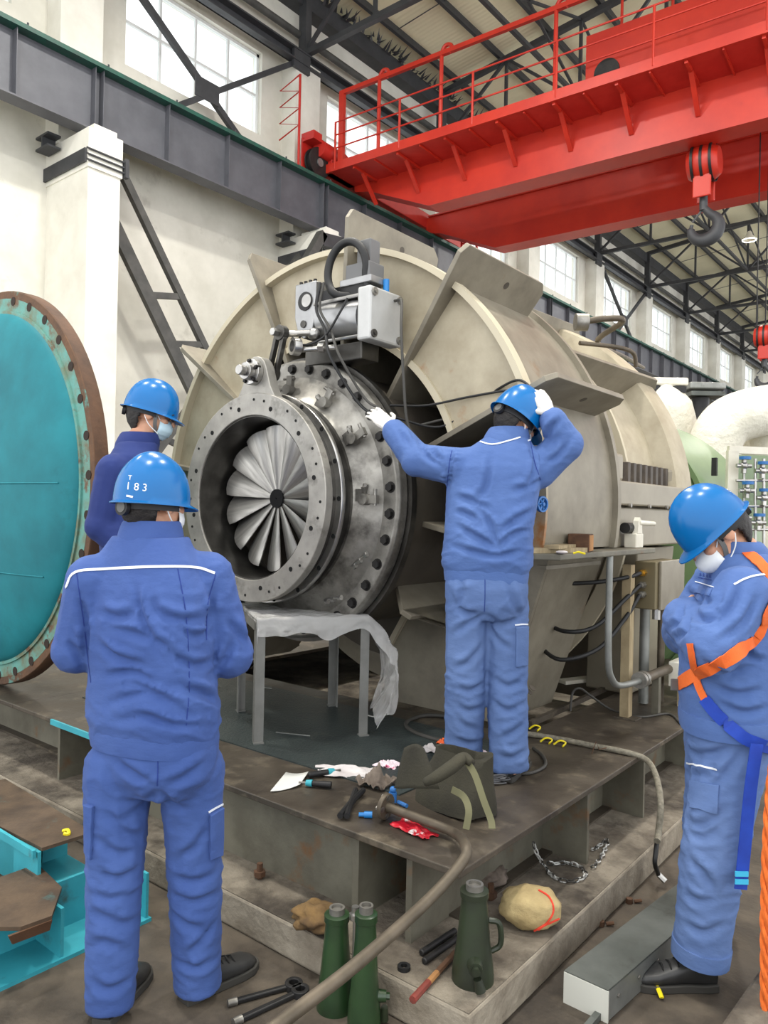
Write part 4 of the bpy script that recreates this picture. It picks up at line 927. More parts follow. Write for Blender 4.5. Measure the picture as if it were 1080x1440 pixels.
def shoe_part(root, heel, d, L=.28, lace=True):
    d = Vector(d).normalized(); sd = d.cross(Z0); h = Vector(heel); rows = []
    sec = [(-.0, .028, .085), (.04, .037, .1), (.10, .038, .098), (.15, .044, .078), (.20, .05, .062), (.245, .045, .054), (.272, .028, .042), (.282, .01, .03)]
    for t, w_, ht in sec:
        c = h + d * (t - .05); ring_ = []
        for k in range(14):
            a = 2 * pi * k / 14; x = cos(a); z = sin(a)
            ring_.append(c + sd * (w_ * math.copysign(abs(x) ** .7, x)) + Z0 * (.018 + (ht - .018) * (.5 + .5 * math.copysign(abs(z) ** .75, z))))
        rows.append(ring_)
    u = MB().loft(rows).build('shoe', 'shoe', root, smooth=60)
    so = [(-.055, .03), (-.02, .038), (.05, .04), (.11, .047), (.16, .053), (.20, .05), (.232, .03), (.242, .01)]
    poly = [h + d * t + sd * w_ for t, w_ in so] + [h + d * t - sd * w_ for t, w_ in so[::-1]]
    MB().prism(poly, Z0 * .026).build('sole', 'sole', u, smooth=30, bevel=.003)
    if lace:
        for i in range(4):
            c = h + d * (.055 + .025 * i) + Z0 * (.102 - .009 * i); MB().tube([c - sd * .028 - Z0 * .012, c + Z0 * .002, c + sd * .028 - Z0 * .012], .003, n=6).build('lace', 'hole', u)
    return u
def person(name, base, label, jm, tm, J, face, head, boots, voxel=.0085, amp=.006, seed=1, hands=True, skip_legs=False):
    B = Vector(base); L = lambda p: B + R0 * p[0] + FW * p[1] + Z0 * p[2]
    K = J.get('scale', 1.0); L = lambda p: B + (R0 * p[0] + FW * p[1] + Z0 * p[2]) * K
    root = thing('person', B, label, 'person')
    f = cf(face); r = f.cross(Z0)
    HM = hmat(L(head['c']), head['yaw'], head.get('pitch', 0), head.get('roll', 0))
    # jacket
    jb = MB(); jb.loft([oval(L(c), cf(face + tw).cross(Z0), cf(face + tw), hw, hd) for c, hw, hd, tw in J['torso']])
    for s in 'LR':
        sh, el, wr = L(J['sh' + s]), L(J['el' + s]), L(J['wr' + s]); rs = J.get('sleeve', (.085, .07, .056))
        top = sh + (L(J['torso'][-2][0]) - sh) * .35
        jb.cap(top, sh, .07, rs[0]); jb.cap(sh, el, rs[0], rs[1]); jb.cap(el, wr, rs[1], rs[2]); jb.ell(el, rs[1] * 1.06)
    jm_ = remesh(jb, voxel, 3); wrinkle(jm_, amp, (7, 7, 17), seed, J.get('zones', ()))
    jv = bvh_of(jm_)
    if J.get('jf'): folds(jm_, jv, J['jf']); jv = bvh_of(jm_)
    jo = worn(jm_, 'jacket', jm, root)
    # hem band and collar
    c, hw, hd, tw = J['torso'][0]; rr, ff = cf(face + tw).cross(Z0), cf(face + tw); up = (L(J['torso'][1][0]) - L(c)).normalized()
    hb_ = MB(); hb_.loft([oval(L(c) + up * z, rr, ff, hw + e, hd + e) for z, e in ((-.02, -.004), (-.02, .005), (.015, .009), (.045, .006), (.05, -.01))] , closed=False); hb_.build('hem_band', jm, jo)
    c, hw, hd, tw = J['torso'][-1]; nk = L(c); upn = (HM.translation - nk).normalized()
    cl = MB(); cl.loft([oval(nk + (upn + Z0) * .5 * z, r, f, .078 + e, .078 + e, 28, 2.1) for z, e in ((-.035, .024), (-.005, .024), (.02, .019), (.042, .012), (.05, .006), (.044, -.004), (.0, -.004))]); cl.build('collar', jm, jo)
    # trousers
    tb = MB(); tb.loft([oval(L(c), cf(face + tw).cross(Z0), cf(face + tw), hw, hd) for c, hw, hd, tw in J['hips']])
    for s in 'LR':
        hp, kn, an = L(J['hp' + s]), L(J['kn' + s]), L(J['an' + s]); rs = J.get('leg', (.108, .092, .078))
        tb.cap(hp, kn, rs[0], rs[1]); tb.cyl(kn, an, rs[1], rs[2], n=20); tb.ell(kn, rs[1])
    tm_ = remesh(tb, voxel, 3); wrinkle(tm_, amp * 1.1, (8, 8, 19), seed + 5, J.get('tzones', ((B.z + .42, .22, .9), (B.z + .12, .12, .8), (B.z + .72, .1, .5))))
    tv = bvh_of(tm_)
    if J.get('tf'): folds(tm_, tv, J['tf'], .0125, .015); tv = bvh_of(tm_)
    to = worn(tm_, 'trousers', tm, root)
    # body under the clothes: head, neck, arms, hands, legs as one skin
    bb = MB(); head_prims(bb, HM)
    hc = HM @ Vector((0, -.02, -.06)); bb.cap(hc, nk - Z0 * .04, .052, .058)
    pts = [L(c) for c, *_ in J['torso']]
    for p, q in zip(pts[:-1], pts[1:]): bb.cap(p, q, .07, .07)
    pel = L(J['hips'][0][0]); bb.cap(pts[0], pel, .08, .08)
    for s, sg in (('L', -1), ('R', 1)):
        sh, el, wr = L(J['sh' + s]), L(J['el' + s]), L(J['wr' + s]); bb.cap(pts[-2], sh, .05, .045); bb.cap(sh, el, .045, .038); bb.cap(el, wr, .037, .027)
        hd_ = J.get('hand' + s); dv = (wr - el).normalized() if not hd_ else (R0 * hd_[0][0] + FW * hd_[0][1] + Z0 * hd_[0][2]); pn = (R0 * hd_[1][0] + FW * hd_[1][1] + Z0 * hd_[1][2]) if hd_ else -Z0
        if not J.get('gloves'): hand(bb, wr + dv * .02, dv, pn, sg, (hd_[2] if hd_ else 28))
        hp, kn, an = L(J['hp' + s]), L(J['kn' + s]), L(J['an' + s]); bb.cap(pel, hp, .07, .07); bb.cap(hp, kn, .07, .05); bb.cap(kn, an - Z0 * .03, .05, .036)
    bm2 = remesh(bb, .0065, 2); bo = worn(bm2, 'body', 'skin', root)
    if J.get('gloves'):
        for s, sg in (('L', -1), ('R', 1)):
            hd_ = J['hand' + s]; wr = L(J['wr' + s]); dv = (R0 * hd_[0][0] + FW * hd_[0][1] + Z0 * hd_[0][2]).normalized(); pn = (R0 * hd_[1][0] + FW * hd_[1][1] + Z0 * hd_[1][2])
            g = MB(); hand(g, wr + dv * .025, dv, pn, sg, hd_[2]); g.cap(wr - dv * .03, wr + dv * .03, .036, .034)
            v0 = g.v; gm = remesh(g, .0045, 1); go = worn(gm, 'glove', 'glove', root)
            MB().lathe([(.034, -.008), (.041, -.008), (.041, .008), (.034, .008)], wr + dv * .004, dv, n=20, closed=True).build('glove_cuff', 'glove_red', go)
    face_parts(HM, bo); hair_part(HM, bo)
    for s in 'LR':
        an = L(J['an' + s]); d = cf(boots[s]); shoe_part(root, (an.x, an.y, B.z), d)
        if (an.z - B.z) > .05: MB().cyl((an.x, an.y, B.z + .075), (an.x, an.y, an.z + .02), .042, .045, n=16).build('sock', 'hole', root)
    return dict(root=root, HM=HM, jo=jo, jv=jv, to=to, tv=tv, body=bo, L=L)
def stitch(bv, uvs, parent, name, m, w=.006, t=.0022, lift=.001):
    P, N = drape(bv, uvs, lift)
    if len(P) > 2: return MB().ribbon(P, N, w, t).build(name, m, parent, smooth=60)
def patch(bv, quad, parent, name, m, t=.006, nu=8, nv=8):   # cloth patch (pocket) laid on the garment; quad = 4 pixel corners
    g = []
    for i in range(nu + 1):
        row = []
        for j in range(nv + 1):
            s_, t_ = i / nu, j / nv; a, b, c, d = [Vector(q) for q in quad]
            q = (a * (1 - s_) + b * s_) * (1 - t_) + (d * (1 - s_) + c * s_) * t_
            h = bv.ray_cast(CAMP, ray(q.x, q.y).normalized())
            if h[0] is None: print('patch miss', name, quad); return None
            row.append((h[0], h[1]))
        g.append(row)
    k = MB(); n_ = nv + 1
    top = [p + nn * t for r_ in g for p, nn in r_]; bot = [p - nn * .004 for r_ in g for p, nn in r_]; N0 = len(top); fs = []
    for i in range(nu):
        for j in range(nv):
            a = i * n_ + j; fs.append((a, a + 1, a + n_ + 1, a + n_)); fs.append((a + N0, a + n_ + N0, a + n_ + 1 + N0, a + 1 + N0))
    per = [j for j in range(n_)] + [i * n_ + nv for i in range(1, nu + 1)] + [nu * n_ + j for j in range(nv - 1, -1, -1)] + [i * n_ for i in range(nu - 1, 0, -1)]
    for a, c in zip(per, per[1:] + per[:1]): fs.append((a, c, c + N0, a + N0))
    k.add(top + bot, fs); return k.build(name, m, parent, smooth=50, bevel=.002)
# ---- worker seen from behind, nearest the camera
b1 = pd(222, 720, 2.40); b1.z = 0
J1 = dict(torso=[((.005, 0, .86), .2, .14, 10), ((.0, .0, .93), .216, .155, 10), ((-.01, .0, 1.08), .205, .142, 10), ((-.02, .0, 1.22), .21, .145, 10), ((-.025, .0, 1.33), .208, .13, 10), ((-.03, .0, 1.425), .172, .11, 10), ((-.025, .015, 1.497), .118, .1, 10)],
          shL=(-.20, -.01, 1.355), elL=(-.255, .02, 1.13), wrL=(-.12, .24, 1.06), shR=(.155, .03, 1.37), elR=(.222, .06, 1.12), wrR=(.08, .27, 1.06),
          hips=[((.008, 0, .92), .185, .125, 10), ((.01, 0, .84), .205, .138, 10), ((.012, -.005, .76), .198, .132, 10), ((.012, 0, .70), .16, .1, 10)],
          hpL=(-.11, 0, .76), knL=(-.108, -.01, .44), anL=(-.105, -.04, .03), hpR=(.122, .01, .76), knR=(.128, .05, .44), anR=(.14, .07, .03),
          leg=(.104, .088, .075), sleeve=(.083, .074, .06), zones=((.95, .12, 1.0), (1.1, .1, .4)),
          jf=[[(155, 885), (190, 892), (225, 905), (245, 925)], [(140, 905), (165, 925), (205, 935)], [(150, 950), (185, 945), (215, 958)], [(150, 990), (200, 975), (235, 985), (265, 1005)], [(165, 1012), (205, 1008), (240, 1020), (300, 1022)], [(250, 880), (275, 895), (300, 890)], [(235, 915), (270, 935), (300, 930)], [(240, 960), (285, 975), (305, 985)], [(302, 825), (293, 870), (290, 905)], [(112, 840), (122, 880), (120, 935)], [(320, 870), (335, 890), (345, 905)], [(300, 945), (318, 925), (328, 900)], [(95, 900), (112, 925), (120, 950)], [(190, 825), (200, 870), (230, 930)], [(215, 840), (222, 860), (255, 872), (290, 868)], [(140, 860), (165, 868), (190, 862)], [(185, 960), (215, 975), (250, 1000)]],
          tf=[[(222, 1110), (205, 1130), (175, 1152)], [(222, 1110), (240, 1128), (265, 1142)], [(160, 1068), (190, 1090), (215, 1107)], [(290, 1070), (262, 1092), (232, 1108)], [(135, 1180), (165, 1200), (195, 1195)], [(122, 1255), (155, 1265), (197, 1256)], [(128, 1282), (150, 1292), (176, 1300), (195, 1290)], [(124, 1330), (150, 1326), (178, 1340)], [(235, 1255), (270, 1268), (312, 1254)], [(240, 1282), (262, 1300), (292, 1308)], [(306, 1290), (285, 1322), (262, 1345)], [(248, 1350), (275, 1362), (300, 1350)], [(128, 1378), (152, 1392), (186, 1380)], [(150, 1140), (175, 1170), (200, 1178)], [(292, 1160), (275, 1190), (245, 1212)], [(135, 1225), (165, 1235), (195, 1222)], [(240, 1232), (275, 1240), (308, 1226)]])
w1 = person('person', b1, 'nearest worker seen from behind in blue coveralls and a blue helmet numbered 183', 'coverall', 'coverall', J1, 12, dict(c=(-.02, .03, 1.605), yaw=30, pitch=3), dict(L=8, R=42), seed=2, amp=.0045)
helm1 = helmet_part(w1['HM'], w1['root'], strap=False); glasses(w1['HM'], w1['root']); mask_part(w1['HM'], w1['root'], 'mask_white')
stitch(w1['jv'], [(93, 826), (106, 805), (150, 800), (215, 797), (275, 798), (302, 806)], w1['jo'], 'piping', 'piping', .008)
for q in ([(250, 800), (262, 870), (266, 960), (262, 1020)], [(108, 806), (118, 880), (128, 960)], [(303, 808), (292, 850), (290, 900)]): stitch(w1['jv'], q, w1['jo'], 'seam', 'seam', .003, .0006)
patch(w1['tv'], [(294, 1145), (311, 1135), (310, 1202), (294, 1208)], w1['to'], 'cargo_pocket', 'coverall', .012); patch(w1['tv'], [(122, 1130), (133, 1133), (130, 1208), (123, 1200)], w1['to'], 'cargo_pocket', 'coverall', .012)
stitch(w1['tv'], [(293, 1142), (303, 1136), (313, 1131)], w1['to'], 'piping', 'piping', .006)
stitch(w1['tv'], [(222, 1055), (222, 1085), (221, 1105)], w1['to'], 'seam', 'seam', .003, .0006)
# helmet number 183 and small label
hv = bvhtree.BVHTree.FromPolygons([ORI[helm1] + v.co for v in helm1.data.vertices], [tuple(p.vertices) for p in helm1.data.polygons])
def decal(bv, body, u, v, size_px, ang, parent, m, name, tilt=0):
    me = text_mesh(body, 1.0, .0); ok = MB(); ca, sa = cos(ang), sin(ang)
    for vt in me.vertices:
        x, y = vt.co.x * size_px, vt.co.y * size_px; q = (u + x * ca + y * sa, v - y * ca + x * sa)
        h = bv.ray_cast(CAMP, ray(*q).normalized())
        ok.v.append(h[0] + h[1] * .0008 if h[0] else None)
    ok.f = [tuple(p.vertices) for p in me.polygons if all(ok.v[i] is not None for i in p.vertices)]
    for i, vv in enumerate(ok.v):
        if vv is None: ok.v[i] = ok.v[ok.f[0][0]]
    bpy.data.meshes.remove(me); return ok.build(name, m, parent, smooth=0, recalc=False)
decal(hv, '1 8 3', 192, 685, 15, .1, helm1, 'piping', 'helmet_number')
stitch(hv, [(178, 697), (183, 698), (187, 699)], helm1, 'helmet_label', 'piping', .006, .0006)
decal(hv, 'T', 183, 672, 9, .1, helm1, 'piping', 'helmet_mark')
# ---- worker standing on the base in front of the casing
b3 = pd(695, 720, 3.30); b3.z = .45
J3 = dict(scale=.965, torso=[((-.03, 0, .90), .175, .125, 8), ((-.03, .0, .965), .197, .143, 8), ((-.025, .0, 1.12), .19, .135, 8), ((-.01, .02, 1.26), .2, .135, 6), ((.005, .02, 1.39), .20, .125, 4), ((.025, .025, 1.465), .16, .105, 4), ((.055, .04, 1.53), .1, .092, 4)],
          shL=(-.165, .03, 1.395), elL=(-.345, .10, 1.425), wrL=(-.455, .20, 1.565), shR=(.195, .02, 1.385), elR=(.315, .0, 1.505), wrR=(.25, -.03, 1.605),
          handL=((-.55, .35, .55), (-.2, .9, -.3), 14), handR=((-.45, .1, .85), (-.3, .9, -.2), 32), gloves=True,
          hips=[((-.03, 0, .96), .16, .115, 8), ((-.03, -.01, .86), .18, .13, 8), ((-.03, -.01, .78), .175, .125, 8), ((-.03, 0, .71), .14, .1, 8)],
          hpL=(-.11, 0, .78), knL=(-.115, .0, .45), anL=(-.11, .05, .04), hpR=(.06, .0, .78), knR=(.075, .0, .45), anR=(.085, -.03, .04),
          leg=(.1, .088, .084), sleeve=(.086, .074, .06), zones=((1.5, .2, .5), (1.37, .12, .8)),
          jf=[[(672, 712), (690, 740), (699, 768)], [(760, 712), (730, 728), (702, 748)], [(757, 742), (722, 752), (700, 770)], [(640, 738), (670, 755), (697, 770)], [(640, 698), (665, 705), (690, 716)], [(637, 768), (665, 776), (700, 782), (738, 772)], [(585, 612), (600, 640), (622, 656)], [(562, 602), (575, 628)], [(790, 588), (775, 602), (768, 622)], [(802, 618), (785, 640), (768, 652)], [(622, 602), (634, 640), (630, 690)], [(745, 625), (752, 655), (742, 690)], [(600, 622), (618, 648)], [(690, 640), (684, 680), (676, 700)], [(720, 690), (745, 684), (762, 674)], [(640, 720), (655, 722), (672, 732)]],
          tf=[[(682, 862), (660, 876), (637, 892)], [(682, 862), (702, 876), (728, 870)], [(684, 872), (700, 900), (722, 916)], [(638, 848), (655, 862), (672, 862)], [(640, 940), (660, 930), (680, 905)], [(640, 990), (660, 1000), (685, 992)], [(692, 985), (715, 1000), (742, 985)], [(740, 1015), (722, 1030), (700, 1040)], [(640, 1040), (660, 1046), (685, 1040)], [(692, 1058), (720, 1066), (742, 1054)], [(642, 1008), (655, 1022), (678, 1028)], [(695, 955), (715, 965), (738, 955)], [(640, 965), (660, 972), (682, 960)], [(650, 815), (648, 840), (640, 860)], [(715, 815), (722, 845), (730, 865)]])
w3 = person('person', b3, 'worker on the steel base with white gloves reaching towards the compressor casing', 'coverall_pale', 'coverall_faded', J3, 8, dict(c=(.105, .05, 1.612), yaw=48, pitch=30, roll=12), dict(L=5, R=25), seed=9, amp=.004)
helmet_part(w3['HM'], w3['root']); mask_part(w3['HM'], w3['root'], 'mask_white')
stitch(w3['jv'], [(650, 613), (672, 620), (692, 625), (715, 620), (735, 614)], w3['jo'], 'piping', 'piping', .006)
stitch(w3['jv'], [(742, 620), (752, 616)], w3['jo'], 'piping', 'piping', .006)
for q in ([(640, 618), (632, 650), (628, 690)], [(745, 618), (752, 650), (760, 675)]): stitch(w3['jv'], q, w3['jo'], 'seam', 'seam', .003, .0006)
patch(w3['tv'], [(725, 882), (741, 880), (740, 935), (725, 938)], w3['to'], 'cargo_pocket', 'coverall_faded', .01); stitch(w3['tv'], [(724, 879), (733, 878), (742, 878)], w3['to'], 'piping', 'piping', .006)
stitch(w3['tv'], [(682, 815), (682, 840), (681, 860)], w3['to'], 'seam', 'seam', .003, .0006)
# ---- worker behind, in profile
b2 = pd(192, 720, 3.62); b2.z = .45
J2 = dict(torso=[((-.01, 0, .86), .205, .15, 0), ((-.02, 0, 1.0), .20, .145, 0), ((-.03, 0, 1.15), .2, .14, 0), ((-.03, .0, 1.28), .205, .13, 0), ((-.02, 0, 1.375), .17, .115, 0), ((.0, 0, 1.445), .11, .095, 0)],
          shR=(-.055, -.15, 1.30), elR=(-.10, -.18, 1.05), wrR=(.03, -.17, .92), shL=(-.03, .19, 1.33), elL=(-.05, .24, 1.08), wrL=(.08, .2, .92),
          hips=[((-.01, 0, .92), .17, .12, 0), ((-.01, 0, .82), .18, .13, 0), ((0, 0, .72), .15, .1, 0)],
          hpL=(0, .09, .78), knL=(0, .1, .45), anL=(-.02, .1, .075), hpR=(0, -.09, .78), knR=(.0, -.1, .45), anR=(-.02, -.1, .075), zones=())
w2 = person('person', b2, 'worker in dark blue jacket, glasses and mask standing in profile beside the teal cover', 'coverall_dark', 'coverall_dark', J2, 68, dict(c=(.055, .03, 1.585), yaw=74, pitch=14), dict(L=80, R=70), seed=15, amp=.006)
helmet_part(w2['HM'], w2['root'], lift=.016); glasses(w2['HM'], w2['root']); mask_part(w2['HM'], w2['root'], 'mask_blue')
# ---- worker at the right with the orange harness
b4 = pd(1015, 720, 2.60); b4.z = 0
J4 = dict(torso=[((.06, .05, .88), .2, .155, 0), ((.055, .05, .98), .2, .16, 0), ((.05, .05, 1.12), .2, .155, 0), ((.075, .05, 1.25), .205, .15, 0), ((.10, .05, 1.35), .2, .13, 0), ((.105, .05, 1.42), .16, .11, 0), ((.085, .05, 1.475), .105, .095, 0)],
          shL=(.015, -.12, 1.345), elL=(-.095, -.17, 1.185), wrL=(-.10, .04, 1.24), shR=(.10, .21, 1.36), elR=(.0, .27, 1.16), wrR=(-.06, .12, 1.19),
          handL=((.1, .95, .1), (.6, .1, -.2), 35), handR=((.2, -.5, -.3), (.6, -.2, -.2), 35),
          hips=[((.06, .05, .94), .175, .13, 0), ((.06, .05, .85), .19, .145, 0), ((.06, .06, .76), .18, .135, 0), ((.06, .08, .70), .15, .11, 0)],
          hpL=(.035, -.03, .78), knL=(-.03, -.05, .46), anL=(-.055, -.03, .105), hpR=(.07, .14, .78), knR=(.09, .22, .46), anR=(.125, .30, .12),
          leg=(.118, .103, .088), sleeve=(.096, .09, .08), zones=((1.15, .15, .6),),
          jf=[[(938, 884), (955, 872), (960, 848)], [(945, 898), (966, 886), (969, 858)], [(1003, 882), (1030, 850), (1042, 818)], [(1010, 902), (1045, 875), (1066, 838)], [(1000, 962), (1035, 976), (1072, 970)], [(988, 930), (1020, 946), (1062, 936)], [(1008, 987), (1045, 1002), (1080, 996)], [(963, 830), (985, 843), (1002, 846)], [(975, 862), (990, 872), (1010, 868)], [(1040, 905), (1058, 925), (1078, 930)]],
          tf=[[(955, 1050), (990, 1062), (1032, 1050)], [(948, 1146), (985, 1160), (1022, 1136)], [(952, 1166), (990, 1177), (1018, 1160)], [(960, 1200), (990, 1230), (1006, 1262)], [(1000, 1112), (1025, 1082), (1047, 1050)], [(965, 1300), (990, 1311), (1018, 1300)], [(955, 1085), (975, 1090), (1000, 1088)], [(962, 1255), (985, 1268), (1012, 1262)], [(1045, 1180), (1060, 1195), (1076, 1190)]])
w4 = person('person', b4, 'worker at right looking down, wearing an orange safety harness and white respirator', 'coverall_pale', 'coverall_faded', J4, -72, dict(c=(-.005, .03, 1.54), yaw=-84, pitch=44), dict(L=-88, R=-60), seed=23, amp=.0045)
h4 = helmet_part(w4['HM'], w4['root'], lift=.026); mask_part(w4['HM'], w4['root'], 'mask_white', True)
def strapw(bv, uvs, name, m, w, parent, t=.004, lift=.004): 
    P, N = drape(bv, uvs, lift)
    if len(P) > 2: return MB().ribbon(P, N, w, t).build(name, m, parent, smooth=60)
hn = strapw(w4['jv'], [(956, 962), (975, 950), (1000, 938), (1030, 922), (1062, 895), (1078, 860), (1092, 830), (1110, 790)], 'harness_strap', 'orange_web', .045, w4['root'])
for q in ([(1030, 772), (1050, 778), (1070, 795), (1085, 815), (1098, 840)], [(972, 905), (976, 930), (982, 960), (992, 983)]): strapw(w4['jv'], q, 'harness_strap', 'orange_web', .04 if q[0][0] > 1000 else .026, w4['root'])
def both(ws):
    V, F = [], []
    for o in [ws['jo'], ws['to']] + list(ws['jo'].children):
        k = len(V); V += [ORI[o] + v.co for v in o.data.vertices]; F += [tuple(i + k for i in p.vertices) for p in o.data.polygons]
    return bvhtree.BVHTree.FromPolygons(V, F)
bv4 = both(w4)
strapw(bv4, [(991, 982), (1005, 1000), (1025, 1020), (1045, 1036), (1062, 1044), (1085, 1052)], 'leg_strap', 'blue_web', .042, w4['root'])
q = [pd(1064, 1046, 2.40), pd(1055, 1110, 2.41), pd(1048, 1180, 2.42), pd(1041, 1250, 2.42)]; a = q[0]
tl = MB().ribbon(crom(q, 4), -FW, .04, .004).build('strap_tail', 'blue_web', w4['root'])
for vv in (1229, 1240): MB().obox(pd(1043, vv, 2.412), R0 * .021, Z0 * .008, FW * .002).build('strap_keeper', 'cyan_web', tl, smooth=0)
for (u, v) in ((957, 963), (1053, 1040)):
    h = w4['jv'].ray_cast(CAMP, ray(u, v).normalized()) if u < 1000 else w4['tv'].ray_cast(CAMP, ray(u, v).normalized())
    if h[0]: MB().obox(h[0] + h[1] * .012, R0 * .022, Z0 * .02, FW * .003).build('buckle', 'strap_grey', w4['root'], smooth=0, bevel=.002)
stitch(w4['jv'], [(1032, 822), (1048, 814), (1066, 809), (1084, 808)], w4['jo'], 'piping', 'piping', .006)
patch(w4['jv'], [(976, 822), (1002, 828), (998, 838), (970, 832)], w4['jo'], 'sleeve_pocket', 'coverall_pale', .004)
stitch(w4['jv'], [(978, 818), (992, 822), (1004, 826)], w4['jo'], 'piping', 'piping', .003)
stitch(w4['jv'], [(982, 812), (992, 814), (1001, 816)], w4['jo'], 'logo_line', 'seam', .003, .0006)
for i in range(4):
    u = 985 + 4.6 * i; v = 807 + 1.0 * i
    for q in ([(u - 1.5, v), (u + 1.5, v + .3)], [(u, v - 1.8), (u, v + 2)], [(u - 1.5, v + 2), (u + 1.6, v + 2.3)]):
        P, N = drape(w4['jv'], q, .0, 2)
        if len(P) > 1: MB().ribbon(P, N, .0022, .0008).build('logo_stroke', 'seam', w4['jo'], smooth=0)
patch(w4['tv'], [(972, 1098), (1012, 1104), (1008, 1144), (972, 1136)], w4['to'], 'cargo_pocket', 'coverall_faded', .008); stitch(w4['tv'], [(950, 1070), (975, 1075), (1008, 1082)], w4['to'], 'piping', 'piping', .006)
for s in 'LR':
    an, kn = w4['L'](J4['an' + s]), w4['L'](J4['kn' + s]); ax = (kn - an).normalized()
    MB().lathe([(.086, -.003), (.094, -.003), (.096, .05), (.086, .05)], an, ax, n=24, closed=True).build('trouser_cuff', 'coverall_faded', w4['to'])
# ================================================================ teal dished cover
DC = Vector((-4.94, 2.15, 1.69))
dc = thing('dished_cover', (DC.x, DC.y, .45), 'big teal dished vessel cover with rusty drilled flange standing on edge at left', 'vessel cover')
def dl(prof, n=96): return MB().lathe(prof, DC, (0, 1, 0), n=n, closed=True, ref=(1, 0, 0))
dl([(1.10, 0), (1.180, 0), (1.180, .085), (1.10, .085)]).build('flange', 'teal_rust', dc)
dl([(1.180, .001), (1.222, .001), (1.225, .004), (1.225, .085), (1.180, .085)]).build('flange_edge', 'rust_band', dc)
dl([(1.2255, .005), (1.229, .01), (1.229, .08), (1.2255, .084)]).build('rim', 'rust', dc)
dl([(1.075, -.012), (1.105, -.012), (1.105, .02), (1.075, .02)]).build('weld_ring', 'teal_rust', dc)
prof = [(.001, -.16)] + [(1.09 * sin(radians(a)), -.0 - .16 * cos(radians(a))) for a in range(6, 91, 6)] + [(1.08, .06), (.001, .06)]
dm = dl(prof).build('dish', 'teal', dc, smooth=30)
for zz in (.02, -.50):
    pts = []
    for i in range(15):
        x = -.98 + 1.96 * i / 14; r = math.hypot(x, zz)
        if r < 1.07: pts.append(DC + Vector((x, -.16 * math.sqrt(max(0, 1 - (r / 1.09) ** 2)) - .001, zz)))
    if len(pts) > 2: MB().tube(pts, .005, n=6).build('weld_seam', 'teal', dm)
hm_ = MB().cyl((0, 0, 0), (0, 0, .003), .027, n=14).mesh('bolt_hole_disc')  # thin dark discs in place of shaded bolt openings
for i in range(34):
    a = 2 * pi * (i + .3) / 34; inst('bolt_hole_disc', hm_, along(DC + Vector((1.165 * cos(a), .0003, 1.165 * sin(a))), (0, -1, 0)), dc, 'rusty_hole_shade')
for s in (-.5,): MB().prism([(DC.x + s - .2, 2.24, .45), (DC.x + s + .2, 2.24, .45), (DC.x + s * 1.1, 2.24, .66)], (0, .12, 0)).build('chock', 'rust', dc, smooth=0)
# ================================================================ work table and plastic sheet
T0, T1, T2, T3 = Vector((-2.78, 2.47, 0)), Vector((-2.47, 2.95, 0)), Vector((-2.985, 3.27, 0)), Vector((-3.3, 2.80, 0))
tb = thing('work_table', ((T0 + T2) / 2) + Z0 * .456, 'grey steel angle table under the compressor inlet', 'table')
ea, eb_ = (T1 - T0).normalized(), (T3 - T0).normalized()
for k, c in enumerate((T0, T1, T2, T3)):
    sx = 1 if k in (0, 3) else -1; sy = 1 if k in (0, 1) else -1; c = c + Z0 * .456
    l = MB(); l.obox(c + ea * sx * .022 + Z0 * .29, ea * .022, eb_ * .003, Z0 * .29); l.obox(c + eb_ * sy * .022 + Z0 * .29, ea * .003, eb_ * .022, Z0 * .29)
    lg = l.build('leg', 'table_steel', tb, smooth=0)
    MB().obox(c + ea * sx * .02 + Z0 * .003, ea * .025, eb_ * .02, Z0 * .003).build('foot', 'table_steel', lg, smooth=0)
for p, q in ((T0, T1), (T1, T2), (T2, T3), (T3, T0)): MB().bar(p + Z0 * 1.02, q + Z0 * 1.02, .006, .045).build('apron', 'table_steel', tb, smooth=0)
MB().prism([c + Z0 * 1.043 for c in (T0, T1, T2, T3)], (0, 0, .012)).build('table_top', 'table_steel', tb, smooth=0)
# plastic sheet: grid draped over the table, long tail at the right corner
g = MB(); NU, NV_ = 70, 44; vs = []
L1, L2 = (T1 - T0).length, (T3 - T0).length
for i in range(NU + 1):
    for j in range(NV_ + 1):
        s_, t_ = -.08 + 1.98 * i / NU, -.20 + 1.25 * j / NV_   # s along T0->T1, t along T0->T3
        if s_ > 1 and t_ > .45: s_ = 1 + (s_ - 1) * max(.25, 1 - (t_ - .45) * 3)
        nn = noise.noise(Vector((s_ * 4, t_ * 4, 1))); n2 = noise.noise(Vector((s_ * 11, t_ * 11, 4))); n3 = noise.noise(Vector((s_ * 7, t_ * 9, 8)))
        ss, tt = max(0, min(1, s_)), max(0, min(1, t_)); ox, oy = max(0, s_ - 1) * L1, max(0, -t_) * L2
        tail = min(1, ox / .5)
        tt2 = tt * (1 - .55 * tail) + .06 * tail
        p = T0 + (T1 - T0) * ss + (T3 - T0) * tt2
        oy *= (.75 + .5 * nn)
        drop = ox * (1.0 + .15 * nn) + oy + max(0, -s_) * L1 + max(0, t_ - 1) * L2
        out = ea * (.13 * sin(pi * min(1, ox / .55)) + .03 * min(1, ox * 12)) - eb_ * (.012 + .1 * oy) * (1 if t_ < 0 else 0)
        hang = min(1, drop * 9)
        p = p + out + (ea * (.03 * n2 + .03 * n3) + eb_ * (.05 * n3 + .025 * n2)) * hang * min(1, .3 + ox * 4)
        z = 1.064 + .007 * nn + .006 * n2 + (.008 * n3 if hang == 0 else 0) - drop
        vs.append(Vector((p.x, p.y, max(.48, z))))
fs = [(i * (NV_ + 1) + j, (i + 1) * (NV_ + 1) + j, (i + 1) * (NV_ + 1) + j + 1, i * (NV_ + 1) + j + 1) for i in range(NU) for j in range(NV_)]
